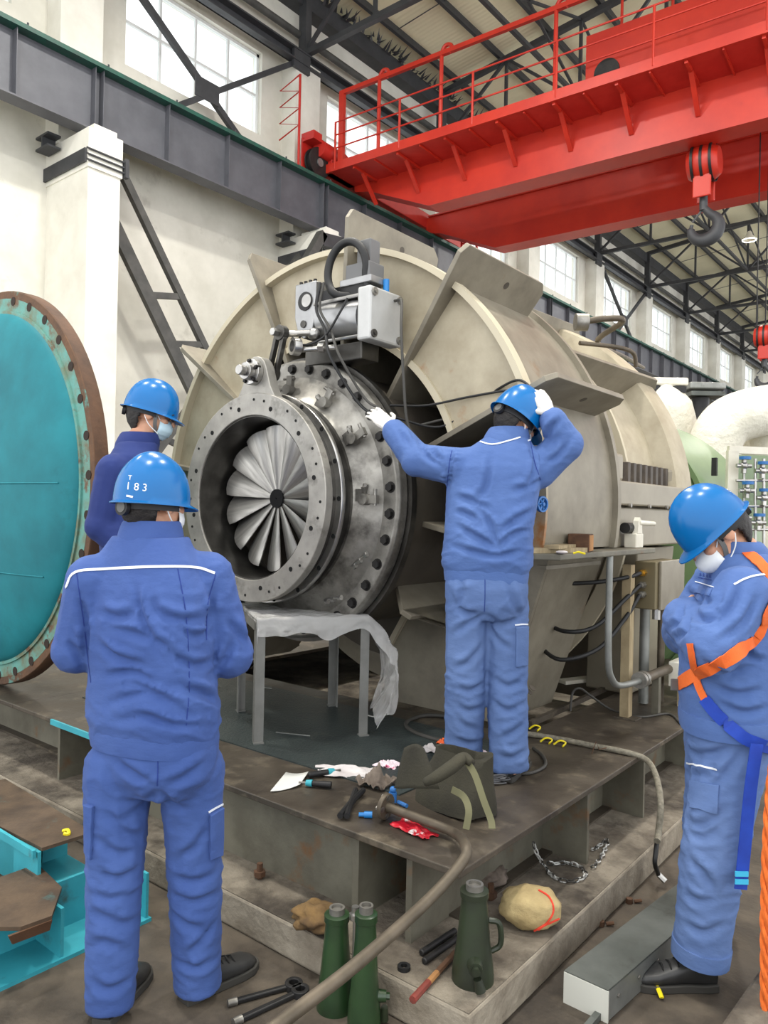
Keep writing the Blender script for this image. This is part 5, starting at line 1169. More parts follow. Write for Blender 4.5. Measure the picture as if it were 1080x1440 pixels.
g.add(vs, fs); ps = g.build('plastic_sheet', 'plastic_film', smooth=180); tag(ps, 'crumpled translucent plastic sheet draped over the steel table', 'plastic sheet')
# ================================================================ teal beam offcuts bottom left
A = thing('beam_offcut', (-2.68, 1.2, 0), 'flame-cut turquoise I-beam offcut lying on the floor at lower left', 'beam', 'turquoise beam offcuts')
MB().box((-2.86, .55, 0), (-2.50, 1.72, .014)).build('bottom_flange', 'teal_light', A, smooth=0)
MB().box((-2.70, .55, .014), (-2.685, 1.72, .19)).build('web', 'teal_light', A, smooth=0)
MB().prism([(-2.86, .55, .19), (-2.60, .55, .19), (-2.56, 1.12, .19), (-2.47, 1.20, .19), (-2.46, 1.30, .19), (-2.62, 1.42, .19), (-2.86, 1.45, .19)], (0, 0, .013)).build('top_flange', 'rust_steel', A, smooth=0)
MB().prism([(-2.465, 1.16, .19), (-2.455, 1.30, .19), (-2.47, 1.3, .15), (-2.48, 1.18, .15)], (-.01, 0, 0)).build('torn_edge', 'rust', A, smooth=0)
for y in (1.36, 1.70): MB().box((-2.685, y, .014), (-2.51, y + .012, .185)).build('stiffener', 'teal_light', A, smooth=0)
B_ = thing('beam_offcut', (-3.1, 1.55, 0), 'turquoise channel offcut with rusty top lying behind the first at lower left', 'beam', 'turquoise beam offcuts')
MB().prism([(-3.6, 1.38, .288), (-2.77, 1.42, .288), (-2.76, 1.62, .288), (-3.6, 1.66, .288)], (0, 0, .013)).build('top_flange', 'rust_steel', B_, smooth=0)
MB().box((-3.6, 1.385, .27), (-2.77, 1.398, .30)).build('edge_strip', 'teal_light', B_, smooth=0)
MB().box((-2.96, 1.405, .15), (-2.77, 1.418, .288)).build('end_plate', 'teal_light', B_, smooth=0)
MB().box((-2.96, 1.42, .15), (-2.95, 1.62, .288)).build('web', 'teal_light', B_, smooth=0)
MB().box((-3.55, 1.5, .0), (-2.95, 1.515, .288)).build('web', 'teal_light', B_, smooth=0)
MB().box((-2.95, 1.42, .145), (-2.77, 1.62, .155)).build('bottom_flange', 'teal_light', B_, smooth=0)
MB().box((-3.6, 1.40, 0), (-2.78, 1.66, .014)).build('bottom_flange', 'rust_steel', B_, smooth=0)
C_ = thing('beam_offcut', (-3.1, 1.2, 0), 'low rusty plate offcut between the turquoise beams at lower left', 'plate', None)
MB().prism([(-3.5, .95, .12), (-2.93, .98, .12), (-2.9, 1.3, .12), (-3.5, 1.33, .12)], (0, 0, .012)).build('plate', 'rust_steel', C_, smooth=0)
MB().box((-3.4, 1.1, 0), (-3.38, 1.25, .12)).build('stiffener', 'teal_light', C_, smooth=0); MB().box((-3.0, 1.1, 0), (-2.98, 1.25, .12)).build('stiffener', 'teal_light', C_, smooth=0)
p = pz(92, 1172, .301); tag(MB().tube([p + Vector((-.02, 0, .004)), p + Vector((0, .01, .01)), p + Vector((.025, 0, .004)), p + Vector((.01, -.012, .006))], .007, n=6, sm=3).build('cable_tie', 'yellow'), 'yellow plastic scrap on the rusty beam at lower left', 'scrap')
# ================================================================ screw jacks
def jack(p, h, r, m, label, handle=True, rot=0.):
    t = thing('screw_jack', p, label, 'jack', 'green screw jacks'); O = Vector(p)
    MB().lathe([(0, 0), (r, 0), (r, h * .06), (r * .97, h * .14), (r * .80, h * .4), (r * .62, h * .8), (r * .60, h * .86), (r * .68, h * .87), (r * .68, h * .93), (r * .5, h * .94), (0, h * .94)], O, Z0, n=28).build('body', m, t)
    MB().lathe([(0, h * .94), (r * .42, h * .94), (r * .42, h), (r * .3, h), (r * .3, h * .97), (0, h * .97)], O, Z0, n=20).build('screw_head', 'machined', t)
    d = Vector((cos(rot), sin(rot), 0)); e = Vector((-d.y, d.x, 0))
    if handle: MB().tube([O + d * r * .7 + Z0 * h * .62, O + d * r * 1.15 + Z0 * h * .6, O + d * r * 1.3 + Z0 * h * .48, O + d * r * 1.25 + Z0 * h * .36, O + d * r * .85 + Z0 * h * .3], .009, n=8, sm=4).build('handle', m, t)
    b = MB(); q = O - Z0 * 0 + (e * -1) * r * .75 + Z0 * h * .26; b.cyl(q, q - e * r * .55, r * .38, r * .32, n=16); b.cyl(q - e * r * .55, q - e * r * .75, r * .2, n=6); b.build('gear_socket', m, t)
    b = MB(); q2 = q - e * r * .45 - Z0 * h * .1 + d * r * .1; b.cyl(q2, q2 - Z0 * h * .12 + d * .01, r * .2, r * .26, n=12); b.build('ratchet_lug', 'jack_dark', t)
    return t
p = pz(655, 1385, .13); jack((p.x, p.y + .04, .13), .30, .066, 'jack_dark', 'olive green screw jack with loop handle standing on the kerb', rot=.65)
jack((-1.625, 1.81, 0), .32, .06, 'jack_green', 'bright green screw jack behind the left of the pipe, at the kerb foot', handle=False, rot=2.5)
jack((-1.495, 1.80, 0), .375, .052, 'jack_green', 'taller dark topped green screw jack behind the long pipe, next to the kerb', handle=False, rot=2.2)
a = Vector((-1.565, 1.83, .30)); tag(MB().cyl(a, a + Z0 * .035, .012, n=10).cyl(a - Z0 * .005, a + Z0 * .012, .02, n=6).cyl(a - Z0 * .30, a, .007, n=8).build('eye_bolt', 'machined_bright'), 'bright steel bolt standing between the two floor jacks', 'bolt')
# long bent pipe lever, flanged end on the deck
bp = thing('bent_pipe', (-1.5, 2.15, .45), 'long bent brown steel pipe with flanged end resting on the deck edge', 'pipe')
c0 = pz(545, 1135, .50); c1 = pz(600, 1155, .49); c2 = pz(640, 1172, .485)
pe = pd(392, 1440, 1.72)
mid = pd(655, 1190, 2.36); m2 = pd(650, 1212, 2.3); m3 = pd(600, 1268, 2.18)
MB().tube([c0, c1, c2, mid, m2, m3, pd(500, 1357, 1.92), pe, pe + (pe - pd(500, 1357, 1.92)) * .6], .017, n=14, sm=6).build('pipe', 'pipe_brown', bp)
fd = (c0 - c1).normalized(); MB().cyl(c0 + fd * .0, c0 + fd * .018, .048, n=24).build('end_flange', 'pipe_brown', bp, bevel=.003)
hbm = hexbolt(.008, .008)
for i in range(4):
    _, uu, vv = orth(fd); inst('flange_bolt', hbm, along(c0 + fd * .018 + uu * .033 * cos(i * pi / 2) + vv * .033 * sin(i * pi / 2), fd), bp, 'machined')
# sacks
def blob(name, c, r, m, label, cat, sq=2.4, nz_=.14, seed=0, rot=0, tie=None):
    b = MB().ell((0, 0, 0), (1, 1, 1), 32, 22); R_ = Matrix.Rotation(rot, 3, 'Z')
    for i, v in enumerate(b.v):
        d = v.normalized(); k = (abs(d.x) ** sq + abs(d.y) ** sq + abs(d.z) ** sq) ** (-1 / sq); n1 = 1 + nz_ * noise.noise(d * 2.2 + Vector((seed, 0, 0))) + .05 * noise.noise(d * 7 + Vector((0, seed, 0)))
        q = d * k * n1; b.v[i] = R_ @ Vector((q.x * r[0], q.y * r[1], max(-r[2] * .96, q.z * r[2])))
    zmin = min(v.z for v in b.v); off = Vector((c[0], c[1], c[2] - zmin)); b.v = [v + off for v in b.v]
    return b, off
b, off = blob('sack', pz(745, 1300, .13), (.105, .085, .065), 'sack', '', 'sack', seed=3, rot=.6)
sk = thing('wrapped_bundle', off - Z0 * .065, 'tan sackcloth bundle tied with red string on the kerb', 'bundle')
b.build('cloth', 'sack', sk, smooth=180)
bv = bvhtree.BVHTree.FromPolygons(b.v, b.f)
for q in ([(757, 1252), (772, 1262), (778, 1280), (768, 1298), (748, 1310), (730, 1320)], [(730, 1319), (745, 1316), (764, 1302), (790, 1290)]):
    P, N = drape(bv, q, .002)
    if len(P) > 2: MB().tube(P, .0035, n=6).build('string', 'red_string', sk)
b, off = blob('rag', pz(445, 1305, .13), (.085, .075, .04), 'sack_brown', '', 'rag', sq=2.0, nz_=.35, seed=8)
rg = tag(b.build('oily_rag', 'sack_brown', smooth=180), 'crumpled oily brown rag hanging over the kerb edge', 'rag')
b, off = blob('rag', pz(690, 1245, .13), (.05, .09, .03), 'sack_brown', '', 'rag', sq=2.0, nz_=.4, seed=12)
tag(b.build('oily_rag', 'rag_grey', smooth=180), 'dark oily rag behind the tied bundle on the kerb', 'rag')
# rods, ring and spanner on the kerb
def rod(name, p, q, r, m, label, cat='rod', z=.13, n=10): 
    a, b = pz(*p, z), pz(*q, z); a.z = b.z = z + r; return tag(MB().cyl(a, b, r, n=n).build(name, m, bevel=r * .3), label, cat)
rod('steel_rod', (592, 1345), (640, 1313), .011, 'black_steel', 'left dark steel rod lying on the kerb beside the jack')
rod('steel_rod', (596, 1357), (645, 1322), .011, 'black_steel', 'right dark steel rod lying on the kerb beside the jack')
a, b_ = pz(580, 1412, .13), pz(640, 1345, .13); a.z = b_.z = .142
rr = thing('lever_bar', a, 'rusty red tipped lever bar lying in front of the jack', 'bar'); MB().cyl(a, a.lerp(b_, .35), .012, .011, n=8).build('red_tip', 'tag_red', rr); MB().cyl(a.lerp(b_, .35), a.lerp(b_, .55), .010, n=8).build('yellow_band', 'wood_end', rr); MB().cyl(a.lerp(b_, .55), b_, .010, n=8).build('shaft', 'rust', rr)
p = pz(568, 1363, .13); tag(MB().lathe([(.011, 0), (.021, 0), (.021, .012), (.011, .012)], p, Z0, n=22, closed=True).build('rubber_ring', 'rubber'), 'small black rubber ring on the kerb corner', 'ring')
# spanners on the floor
def spanner(p, q, label, z=0.0, w=.018):
    a, b_ = pz(*p, z), pz(*q, z); a.z = b_.z = z + .01; d = (b_ - a).normalized(); s_ = d.cross(Z0)
    t = thing('spanner', a, label, 'spanner', 'spanners on the floor'); MB().bar(a, b_, w, .016).build('shank', 'black_steel', t, smooth=0, bevel=.004)
    MB().lathe([(.016, -.012), (.03, -.012), (.03, .012), (.016, .012)], b_ + d * .02, Z0, n=20, closed=True).build('ring_end', 'black_steel', t, bevel=.002)
    MB().cyl(a - d * .03, a, .013, n=10).build('socket_end', 'machined', t)
spanner((333, 1412), (405, 1392), 'upper dark box spanner on the floor beside the worker shoe'); spanner((340, 1437), (415, 1402), 'lower dark box spanner on the floor near the bottom edge', w=.02)
# ================================================================ tool bag, rags and scraps on deck
def cloth(name, c, size, m, label, cat, h=.03, seed=0, rot=0., parent=None, z=None):
    n_ = 22; R_ = Matrix.Rotation(rot, 3, 'Z'); vs = []
    for i in range(n_ + 1):
        for j in range(n_ + 1):
            x, y = (i / n_ - .5), (j / n_ - .5); e = 1 + .25 * noise.noise(Vector((x * 3 + seed, y * 3, 2))); zz = h * max(0, .5 + noise.noise(Vector((x * 4 + seed, y * 4, 0))) + .5 * noise.noise(Vector((x * 9, y * 9 + seed, 0)))) * (1 - max(abs(x), abs(y)) * 1.2)
            q = R_ @ Vector((x * size[0] * e, y * size[1] * e, zz + .003)); vs.append(Vector(c) + q)
    b = MB(); b.add(vs, [(i * (n_ + 1) + j, (i + 1) * (n_ + 1) + j, (i + 1) * (n_ + 1) + j + 1, i * (n_ + 1) + j + 1) for i in range(n_) for j in range(n_)])
    o = b.build(name, m, parent, smooth=180); s_ = o.modifiers.new('s', 'SOLIDIFY'); s_.thickness = .002
    if parent is None: tag(o, label, cat)
    return o
zt = .45
bagc = pz(640, 1135, zt)
bg_ = thing('tool_bag', bagc, 'slumped olive canvas tool bag with webbing handles on the deck edge', 'bag')
f2 = (pz(690, 1165, zt) - pz(560, 1110, zt)); f2.z = 0; f2.normalize(); s2 = Z0.cross(f2)
b = MB(); rings = []
for k in range(11):
    t = k / 10; zz = .012 + .20 * t; w_ = .17 * (1 - .25 * t + .05 * sin(t * 6)); d_ = .095 * (1 - .45 * t)
    rings.append([p_ + Z0 * (.03 * noise.noise(p_ * 9)) + f2 * (.03 * noise.noise(p_ * 7 + Vector((4, 0, 0)))) + s2 * (.03 * t) for p_ in oval(bagc + Z0 * zz, f2, s2, w_, d_, 36, 3.0)])
rings += [[bagc + Z0 * (.21 - .05 * i) + (p_ - bagc - Z0 * .212) * (.9 - .12 * i) for p_ in oval(bagc + Z0 * .212 + s2 * .03, f2, s2, .12, .05, 36, 3.0)] for i in range(2)]
b.loft(rings); b.build('bag_body', 'canvas', bg_, smooth=60)
fl = MB(); pts = []
fa = pd(557, 1110, 2.72); 
q4 = [pd(554, 1106, 2.72), pd(568, 1052, 2.74), pd(597, 1054, 2.68), pd(618, 1108, 2.58)]
n_ = 10; vs = []
for i in range(n_ + 1):
    for j in range(n_ + 1):
        s_, t_ = i / n_, j / n_; p_ = (q4[0] * (1 - s_) + q4[3] * s_) * (1 - t_) + (q4[1] * (1 - s_) + q4[2] * s_) * t_; vs.append(p_ - FW * .03 * sin(pi * s_) + Z0 * (.012 * noise.noise(p_ * 12) + .03 * t_ * sin(pi * s_)))
fl.add(vs, [(i * (n_ + 1) + j, (i + 1) * (n_ + 1) + j, (i + 1) * (n_ + 1) + j + 1, i * (n_ + 1) + j + 1) for i in range(n_) for j in range(n_)])
o = fl.build('bag_flap', 'canvas', bg_, smooth=180); o.modifiers.new('s', 'SOLIDIFY').thickness = .006
MB().tube([pd(598, 1100, 2.56), pd(615, 1092, 2.55), pd(636, 1078, 2.57), pd(652, 1066, 2.6), pd(664, 1074, 2.58)], lambda t: .02 + .012 * sin(pi * t), n=14, sm=5, flat=.7).build('bag_fold', 'canvas', bg_, smooth=180)
for pts in ([(655, 1068, 2.6), (668, 1090, 2.55), (680, 1125, 2.5), (690, 1152, 2.47), (692, 1166, 2.45)], [(636, 1110, 2.53), (652, 1120, 2.5), (659, 1140, 2.46), (655, 1166, 2.44)]):
    P = crom([pd(*q) for q in pts], 5); MB().ribbon(P, -FW, .022, .004).build('webbing_handle', 'webbing', bg_, smooth=60)
c = pz(530, 1105, zt); cloth('dirty_glove', c, (.14, .12), 'rag_grey', 'grey soiled work glove heaped beside the flanged pipe end', 'glove', .09, 3)
c = pz(487, 1088, zt); cloth('white_cloth', c, (.26, .13), 'rag_white', 'long off-white rag beneath the grey glove', 'rag', .03, 6, rot=.5)
c = pz(545, 1078, zt); cloth('pink_cloth', c, (.10, .07), 'rag_pink', 'small pink printed rag beside the bag flap', 'rag', .03, 16, rot=.2)
c = pz(655, 1068, zt); cloth('printed_cloth', c, (.22, .15), 'rag_pink', 'white rag with pink print behind the bag', 'rag', .06, 10, rot=.8)
c = pz(612, 1058, zt); cloth('orange_glove', c, (.13, .09), 'rag_white', 'pale work glove with orange palm behind the bag', 'glove', .04, 12, rot=.3)
c = pz(628, 1048, zt); cloth('orange_rag', c, (.08, .05), 'signal_orange', 'small orange rag behind the bag', 'rag', .04, 19)
c = pz(408, 1102, zt); 
pa = MB(); vs = []
for i in range(9):
    for j in range(5):
        s_, t_ = i / 8, j / 4; a_, b2_, c2_, d2_ = [pz(*q, zt) for q in ((380, 1116), (422, 1108), (434, 1090), (402, 1089))]; p_ = (a_ * (1 - s_) + b2_ * s_) * (1 - t_) + (d2_ * (1 - s_) + c2_ * s_) * t_; vs.append(p_ + Z0 * (.004 + .03 * (s_ - .4) ** 2))
pa.add(vs, [(i * 5 + j, (i + 1) * 5 + j, (i + 1) * 5 + j + 1, i * 5 + j + 1) for i in range(8) for j in range(4)]); o = pa.build('sandpaper_sheet', 'paper', smooth=180); o.modifiers.new('s', 'SOLIDIFY').thickness = .0015
tag(o, 'curled pale paper sheet on the deck edge', 'paper')
def driver(p, q, label):
    a, b_ = pz(*p, zt), pz(*q, zt); a.z = b_.z = zt + .018; d = b_ - a; t = thing('screwdriver', a - Z0 * .018, label, 'screwdriver', 'screwdrivers on the deck')
    MB().cyl(a, a + d * .75, .014, .012, n=10).build('grip', 'black_steel', t, bevel=.003); MB().cyl(a + d * .75, b_, .015, .012, n=10).build('collar', 'teal_light', t, bevel=.002); MB().cyl(b_, b_ + d.normalized() * .03, .005, n=8).build('shaft', 'machined', t)
driver((434, 1096), (470, 1090), 'upper black and blue tool handle beside the paper sheet'); driver((466, 1110), (430, 1107), 'lower black and blue tool handle beside the paper sheet')
a, b_ = pz(478, 1155, zt), pz(500, 1118, zt); a.z = b_.z = zt + .02
t = thing('pliers', a - Z0 * .02, 'dark pliers hanging at the deck edge near the pipe flange', 'pliers'); MB().tube([a, a.lerp(b_, .5) + R0 * .01, b_], .012, n=8, sm=3).build('jaw', 'black_steel', t); MB().tube([a + R0 * .025, a.lerp(b_, .5) + R0 * .012, b_ + R0 * .03], .012, n=8, sm=3).build('jaw', 'black_steel', t)
c = pz(582, 1168, zt)
cloth('red_packet', c, (.17, .075), 'red_pack', 'glossy red and white packet under the bent pipe', 'packet', .02, 31, rot=math.atan2(f2.y, f2.x))
c = pz(552, 1132, zt); b = MB().cyl(c + Z0 * .012, c + Z0 * .05, .016, n=12).ell(c + Z0 * .06, .013).cyl(c + Vector((.02, .01, .014)), c + Vector((.07, .0, .014)), .008, n=8); tag(b.build('pipe_fitting', 'valve_blue'), 'blue and steel hose fitting between glove and bag', 'fitting')
c = pz(512, 1150, zt); tag(MB().cyl(c + Z0 * .012, c + Z0 * .012 + R0 * .03, .012, n=12).cyl(c + Z0 * .012 - R0 * .02, c + Z0 * .012, .008, n=8).build('pipe_fitting', 'blue_fit'), 'small light blue fitting below the pipe flange', 'fitting')
# coil of grey wire
c = pz(690, 1100, zt); b = MB()
for i in range(9):
    pts = [c + R0 * ((.05 + .012 * random.random()) * cos(a_) + random.uniform(-.012, .03)) + FW * ((.035 + .01 * random.random()) * sin(a_)) + Z0 * (.006 + .004 * i + .008 * random.random()) for a_ in [k * 2 * pi / 9 + i for k in range(10)]]
    b.tube(pts, .0028, n=5, sm=3)
tag(b.build('wire_coil', 'wire_grey'), 'loose coil of thin grey wire beside the bag', 'wire')
# strips on checker plate
def strip(p, q, label): 
    a, b_ = pz(*p, zt), pz(*q, zt); a.z = b_.z = zt + .0085; return tag(MB().bar(a, b_, .006, .004).build('metal_strip', 'galv', smooth=0), label, 'strip')
strip((388, 1032), (436, 1037), 'thin bright metal strip on the chequered sheet'); strip((365, 968), (382, 970), 'short bright metal strip behind the table legs')
a = pz(505, 1010, zt); tag(MB().tube([a, a + R0 * .03 + Z0 * .02, a + R0 * .09 + Z0 * .01, a + R0 * .18 + Z0 * .03], .008, n=6, sm=4, flat=.3).build('paper_strip', 'paper'), 'torn white paper strip at the table foot', 'paper')
# cables and hoses on the deck
def lay(pts, r, m, name, label, cat, sm=8):
    P = [pz(u, v, z + r) for u, v, z in pts]; return tag(MB().tube(P, r, n=10, sm=sm).build(name, m), label, cat)
lay([(640, 1008, zt), (600, 1006, zt), (575, 1013, zt), (572, 1022, zt), (590, 1033, zt), (620, 1042, zt), (640, 1048, zt)], .011, 'cable_grey', 'rubber_hose', 'dark rubber hose looping out left of the standing worker feet', 'hose')
lay([(742, 1032, zt), (790, 1040, zt), (840, 1050, zt), (880, 1058, zt), (908, 1068, zt - .02), (922, 1090, .40), (929, 1130, .33), (926, 1170, .22), (924, 1183, .2)], .014, 'hose_braid', 'braided_hose', 'grey braided hose hanging off the right deck edge', 'hose')
P = [pz(924, 1183, .2), pz(922, 1200, .16), pz(921, 1215, .12), pz(926, 1230, .05)]; t = thing('hose_whip', P[-1], 'black hose end with steel nozzle hanging to the floor', 'hose'); MB().tube(P, .010, n=10, sm=4).build('hose_end', 'rubber', t); MB().cyl(P[-1], P[-1] + Vector((.03, 0, -.02)), .013, n=8).build('nozzle', 'machined_bright', t)
lay([(705, 1083, zt), (740, 1088, zt), (765, 1078, zt), (764, 1064, zt), (750, 1052, zt)], .008, 'cable_grey', 'power_cable', 'dark cable around the standing worker shoes', 'cable')
lay([(802, 1000, zt), (805, 975, zt + .1), (815, 968, zt + .13), (830, 978, zt + .08), (860, 998, zt), (900, 1008, zt), (940, 1004, zt), (958, 1018, zt)], .007, 'cable_grey', 'power_cable', 'thin grey cable arching from the white tray across the deck', 'cable')
for i, (u, v, l) in enumerate(((768, 1046, 'left yellow cable tie on the braided hose'), (787, 1050, 'right yellow cable tie under the braided hose'), (752, 1028, 'yellow plastic tie beside the worker leg'))):
    p = pz(u, v, zt); b = MB().tube([p + Z0 * .01 - R0 * .03, p + Z0 * .03, p + Z0 * .02 + R0 * .03, p + Z0 * .008 + R0 * .01 - FW * .02], .008, n=6, sm=4, flat=.5); tag(b.build('cable_tie', 'yellow'), l, 'cable tie')
p = pz(838, 1060, zt); b = MB().tube([p + Z0 * .0 - R0 * .02, p + Z0 * .06, p + R0 * .015 + Z0 * .02, p + R0 * .05 + Z0 * .03], .0025, n=5); tag(b.build('binding_wire', 'rust'), 'rusty binding wire twisted round the braided hose', 'wire')
# white tray behind
a = pz(810, 965, zt); tag(MB().obox((a.x, a.y, zt + .04), Vector((.05, .115, 0)), Vector((.04, -.02, 0)), (0, 0, .012)).build('cable_tray_cover', 'white_enamel', smooth=0, bevel=.004), 'pale metal cover lying behind the casing support', 'cover')
# chain on the kerb
b = MB(); cpts = crom([pz(u, v, z) for u, v, z in ((750, 1185, .26), (757, 1205, .2), (768, 1220, .14), (775, 1230, .14), (790, 1238, .14), (810, 1238, .14), (824, 1230, .14), (815, 1218, .14), (795, 1213, .14), (775, 1215, .14), (765, 1210, .15))], 5)
ch = thing('chain', pz(790, 1235, .13), 'short galvanised chain lying by the gusset on the kerb', 'chain')
def links(P, root):
    d = 0; last = P[0]; k = 0
    for i in range(1, len(P)):
        if (P[i] - last).length >= .022:
            m_ = (P[i] + last) / 2; t_ = (P[i] - last).normalized(); u_, v_ = orth(t_)[1:]
            if k % 2: u_, v_ = v_, u_
            MB().tube([m_ + t_ * .016 * cos(a_) + u_ * .008 * sin(a_) for a_ in [j * 2 * pi / 10 for j in range(11)]], .0032, n=6).build('link', 'chain', root); last = P[i]; k += 1
links(cpts, ch)
ch2 = thing('chain', pz(838, 1215, .13), 'second short chain behind the gusset on the kerb', 'chain'); links(crom([pz(u, v, .14) for u, v in ((833, 1195), (842, 1190), (855, 1180), (848, 1200), (838, 1215), (830, 1222))], 6), ch2)
# ================================================================ cable tray on the floor, rope, tag
ct = thing('cable_tray', (-1.0, 2.75, 0), 'long covered galvanised cable tray lying on the floor at right', 'cable tray')
c_ = [(-1.075, 2.33), (-.925, 2.31), (-.80, 2.95), (-.80, 3.5), (-.96, 3.5)]
q = [Vector((-1.075, 2.32, 0)), Vector((-.925, 2.315, 0)), Vector((-.815, 3.35, 0)), Vector((-.965, 3.35, 0))]
MB().prism([p_ + Z0 * .004 for p_ in q], (0, 0, .092)).build('body', 'galv', ct, smooth=0)
MB().prism([p_ + Z0 * .098 + (p_ - Vector((-.95, 2.8, 0))) * .01 for p_ in q], (0, 0, .006)).build('cover', 'galv_dark', ct, smooth=0)
MB().obox((q[0] + q[1]) / 2 + Z0 * .05 - Vector((0, .004, 0)), (q[1] - q[0]) / 2 * 1.02, (0, .003, 0), (0, 0, .05)).build('end_cap', 'galv_white', ct, smooth=0)
sdv = (q[2] - q[1]).normalized(); 
for i in range(7):
    p_ = q[1] + sdv * (.06 + .14 * i) + Z0 * .06; MB().cyl(p_, p_ + Vector((.006, 0, 0)), .006, n=8).build('screw', 'machined', ct)
a, b_ = pz(835, 1440, 0), pz(955, 1295, 0); a.z = b_.z = .012; tag(MB().bar(a - (b_ - a) * .2, b_, .02, .02).build('angle_bar', 'galv_dark', smooth=0), 'thin steel angle bar along the right side of the cable tray', 'bar')
p = pz(926, 1400, 0); tag(MB().tube([p + Z0 * .012 - FW * .03, p + Z0 * .02, p + Z0 * .03 + FW * .03], .008, n=6, flat=.5).build('cable_tie', 'yellow'), 'yellow plastic scrap in front of the right worker shoe', 'scrap')
for (u, v, l) in ((690, 1268, 'a'),): pass
for (u, v, l) in ((885, 1270, 'small dark metal scrap on top of the cable tray gap'), (845, 1302, 'small dark nut on the floor left of the cable tray')):
    p = pz(u, v, .0); tag(MB().cyl(p, p + Z0 * .02, .014, n=6).cyl(p + R0 * .02 + Z0 * .008, p + R0 * .05 + Z0 * .012, .007, n=6).build('metal_scrap', 'rust'), l, 'scrap')
b_ = pd(1077, 1440, 2.28); b_.z = .02; b = MB()
P = crom([pd(1092, 1040, 2.40), pd(1083, 1120, 2.33), pd(1077, 1240, 2.3), pd(1076, 1360, 2.28), b_], 16)
for s_ in range(3): b.tube([p_ + R0 * .008 * cos(i * .55 + s_ * 2.09) + FW * .008 * sin(i * .55 + s_ * 2.09) for i, p_ in enumerate(P)], .008, n=6)
b.tube([b_, Vector((b_.x + .03, b_.y, .014)), Vector((b_.x + .3, b_.y + .1, .014))], .012, n=8)
tag(b.build('safety_rope', 'orange_rope'), 'orange twisted lifeline rope hanging at the right edge', 'rope')
rope_hook = None
# ================================================================ junction box and piping beside the casing
jb = thing('junction_box', (-1.56, 4.55, 1.06), 'steel junction box with brass cable glands beside the casing', 'junction box')
MB().box((-1.64, 4.36, 1.06), (-1.515, 4.80, 1.335)).build('enclosure', 'box_side', jb, smooth=0, bevel=.006)
MB().box((-1.514, 4.40, 1.055), (-1.495, 4.81, 1.34)).build('door', 'box_steel', jb, smooth=0, bevel=.005)
for z, m_ in ((1.27, 'brass'), (1.20, 'machined'), (1.145, 'machined')):
    MB().cyl((-1.585, 4.36, z), (-1.585, 4.325, z), .02, n=6).cyl((-1.585, 4.325, z), (-1.585, 4.30, z), .015, n=12).build('cable_gland', m_, jb)
MB().cyl((-1.53, 4.42, 1.06), (-1.53, 4.42, 1.0), .024, n=8).build('cable_gland', 'machined_bright', jb)
for k, (z, pts) in enumerate(((1.27, [(-1.62, 4.2, 1.25), (-1.75, 4.05, 1.22), (-2.0, 3.9, 1.2)]), (1.20, [(-1.62, 4.18, 1.13), (-1.72, 4.0, .98), (-1.85, 3.9, .95), (-2.05, 4.0, .98)]), (1.145, [(-1.62, 4.18, 1.02), (-1.70, 4.0, .86), (-1.85, 3.85, .80), (-2.05, 3.95, .85)]))):
    tag(MB().tube([(-1.585, 4.30, z)] + pts, .012, n=10, sm=6).build('cable', 'rubber'), ['top', 'middle', 'lowest'][k] + ' black cable curving from the junction box glands into the casing', 'cable')
ps_ = thing('conduit_post', (-1.62, 4.22, .45), 'pale steel channel post carrying the junction box', 'post'); MB().box((-1.65, 4.20, .455), (-1.6, 4.26, 1.32)).build('post', 'wood_pale', ps_, smooth=0); MB().box((-1.68, 4.18, .45), (-1.55, 4.3, .458)).build('foot_plate', 'base_plate', ps_, smooth=0)
cd = thing('conduit_pipe', (-1.5, 3.7, .7), 'bent steel conduit running down beside the casing support', 'pipe'); MB().tube([(-1.52, 3.70, 1.40), (-1.52, 3.70, 1.2), (-1.52, 3.71, .86), (-1.52, 3.76, .76), (-1.52, 3.86, .71), (-1.52, 4.1, .69), (-1.52, 4.5, .68)], .017, n=12, sm=6).build('conduit', 'galv', cd)
MB().cyl((-1.52, 4.14, .69), (-1.52, 4.17, .69), .045, n=18).cyl((-1.52, 4.18, .69), (-1.52, 4.21, .69), .045, n=18).build('flange', 'machined', cd); MB().cyl((-1.52, 4.2, .69), (-1.52, 5.6, .67), .028, n=12).build('header', 'pipe_brown', cd)
for x0, y0_, z0 in ((-1.52, 3.70, .5),): MB().box((-1.54, 4.4, .45), (-1.5, 4.44, .67)).build('stand', 'base_grey', cd, smooth=0)
pd_ = thing('bearing_pedestal', (-1.8, 4.9, .45), 'grey machined bearing pedestal under the joint flange', 'pedestal')
MB().prism([(-1.72, 4.62, 1.40), (-1.72, 5.3, 1.40), (-1.8, 5.25, .46), (-1.8, 4.75, .46)], (-.3, 0, 0)).build('pedestal_body', 'pedestal', pd_, smooth=0, bevel=.01)
MB().cyl((-1.66, 4.6, .46), (-1.66, 4.6, 1.04), .03, n=14).build('drain_pipe', 'galv', pd_); MB().cyl((-1.60, 4.72, .46), (-1.60, 4.72, 1.04), .022, n=14).build('drain_pipe', 'pipe_brown', pd_)
sb = thing('small_box', (-1.45, 4.75, .45), 'small white terminal box on a stand near the deck', 'box'); MB().box((-1.52, 4.62, .58), (-1.42, 4.86, .73)).build('enclosure', 'white_enamel', sb, smooth=0, bevel=.006); MB().box((-1.49, 4.7, .45), (-1.45, 4.76, .58)).build('stand', 'wood_pale', sb, smooth=0)
MB().box((-1.47, 4.75, .73), (-1.45, 4.79, 1.0)).build('riser', 'green_pale', sb, smooth=0)
iv = thing('indicator_valve', (-1.58, 4.2, 1.42), 'white enamelled instrument bracket with lever handle on the ledge', 'valve')
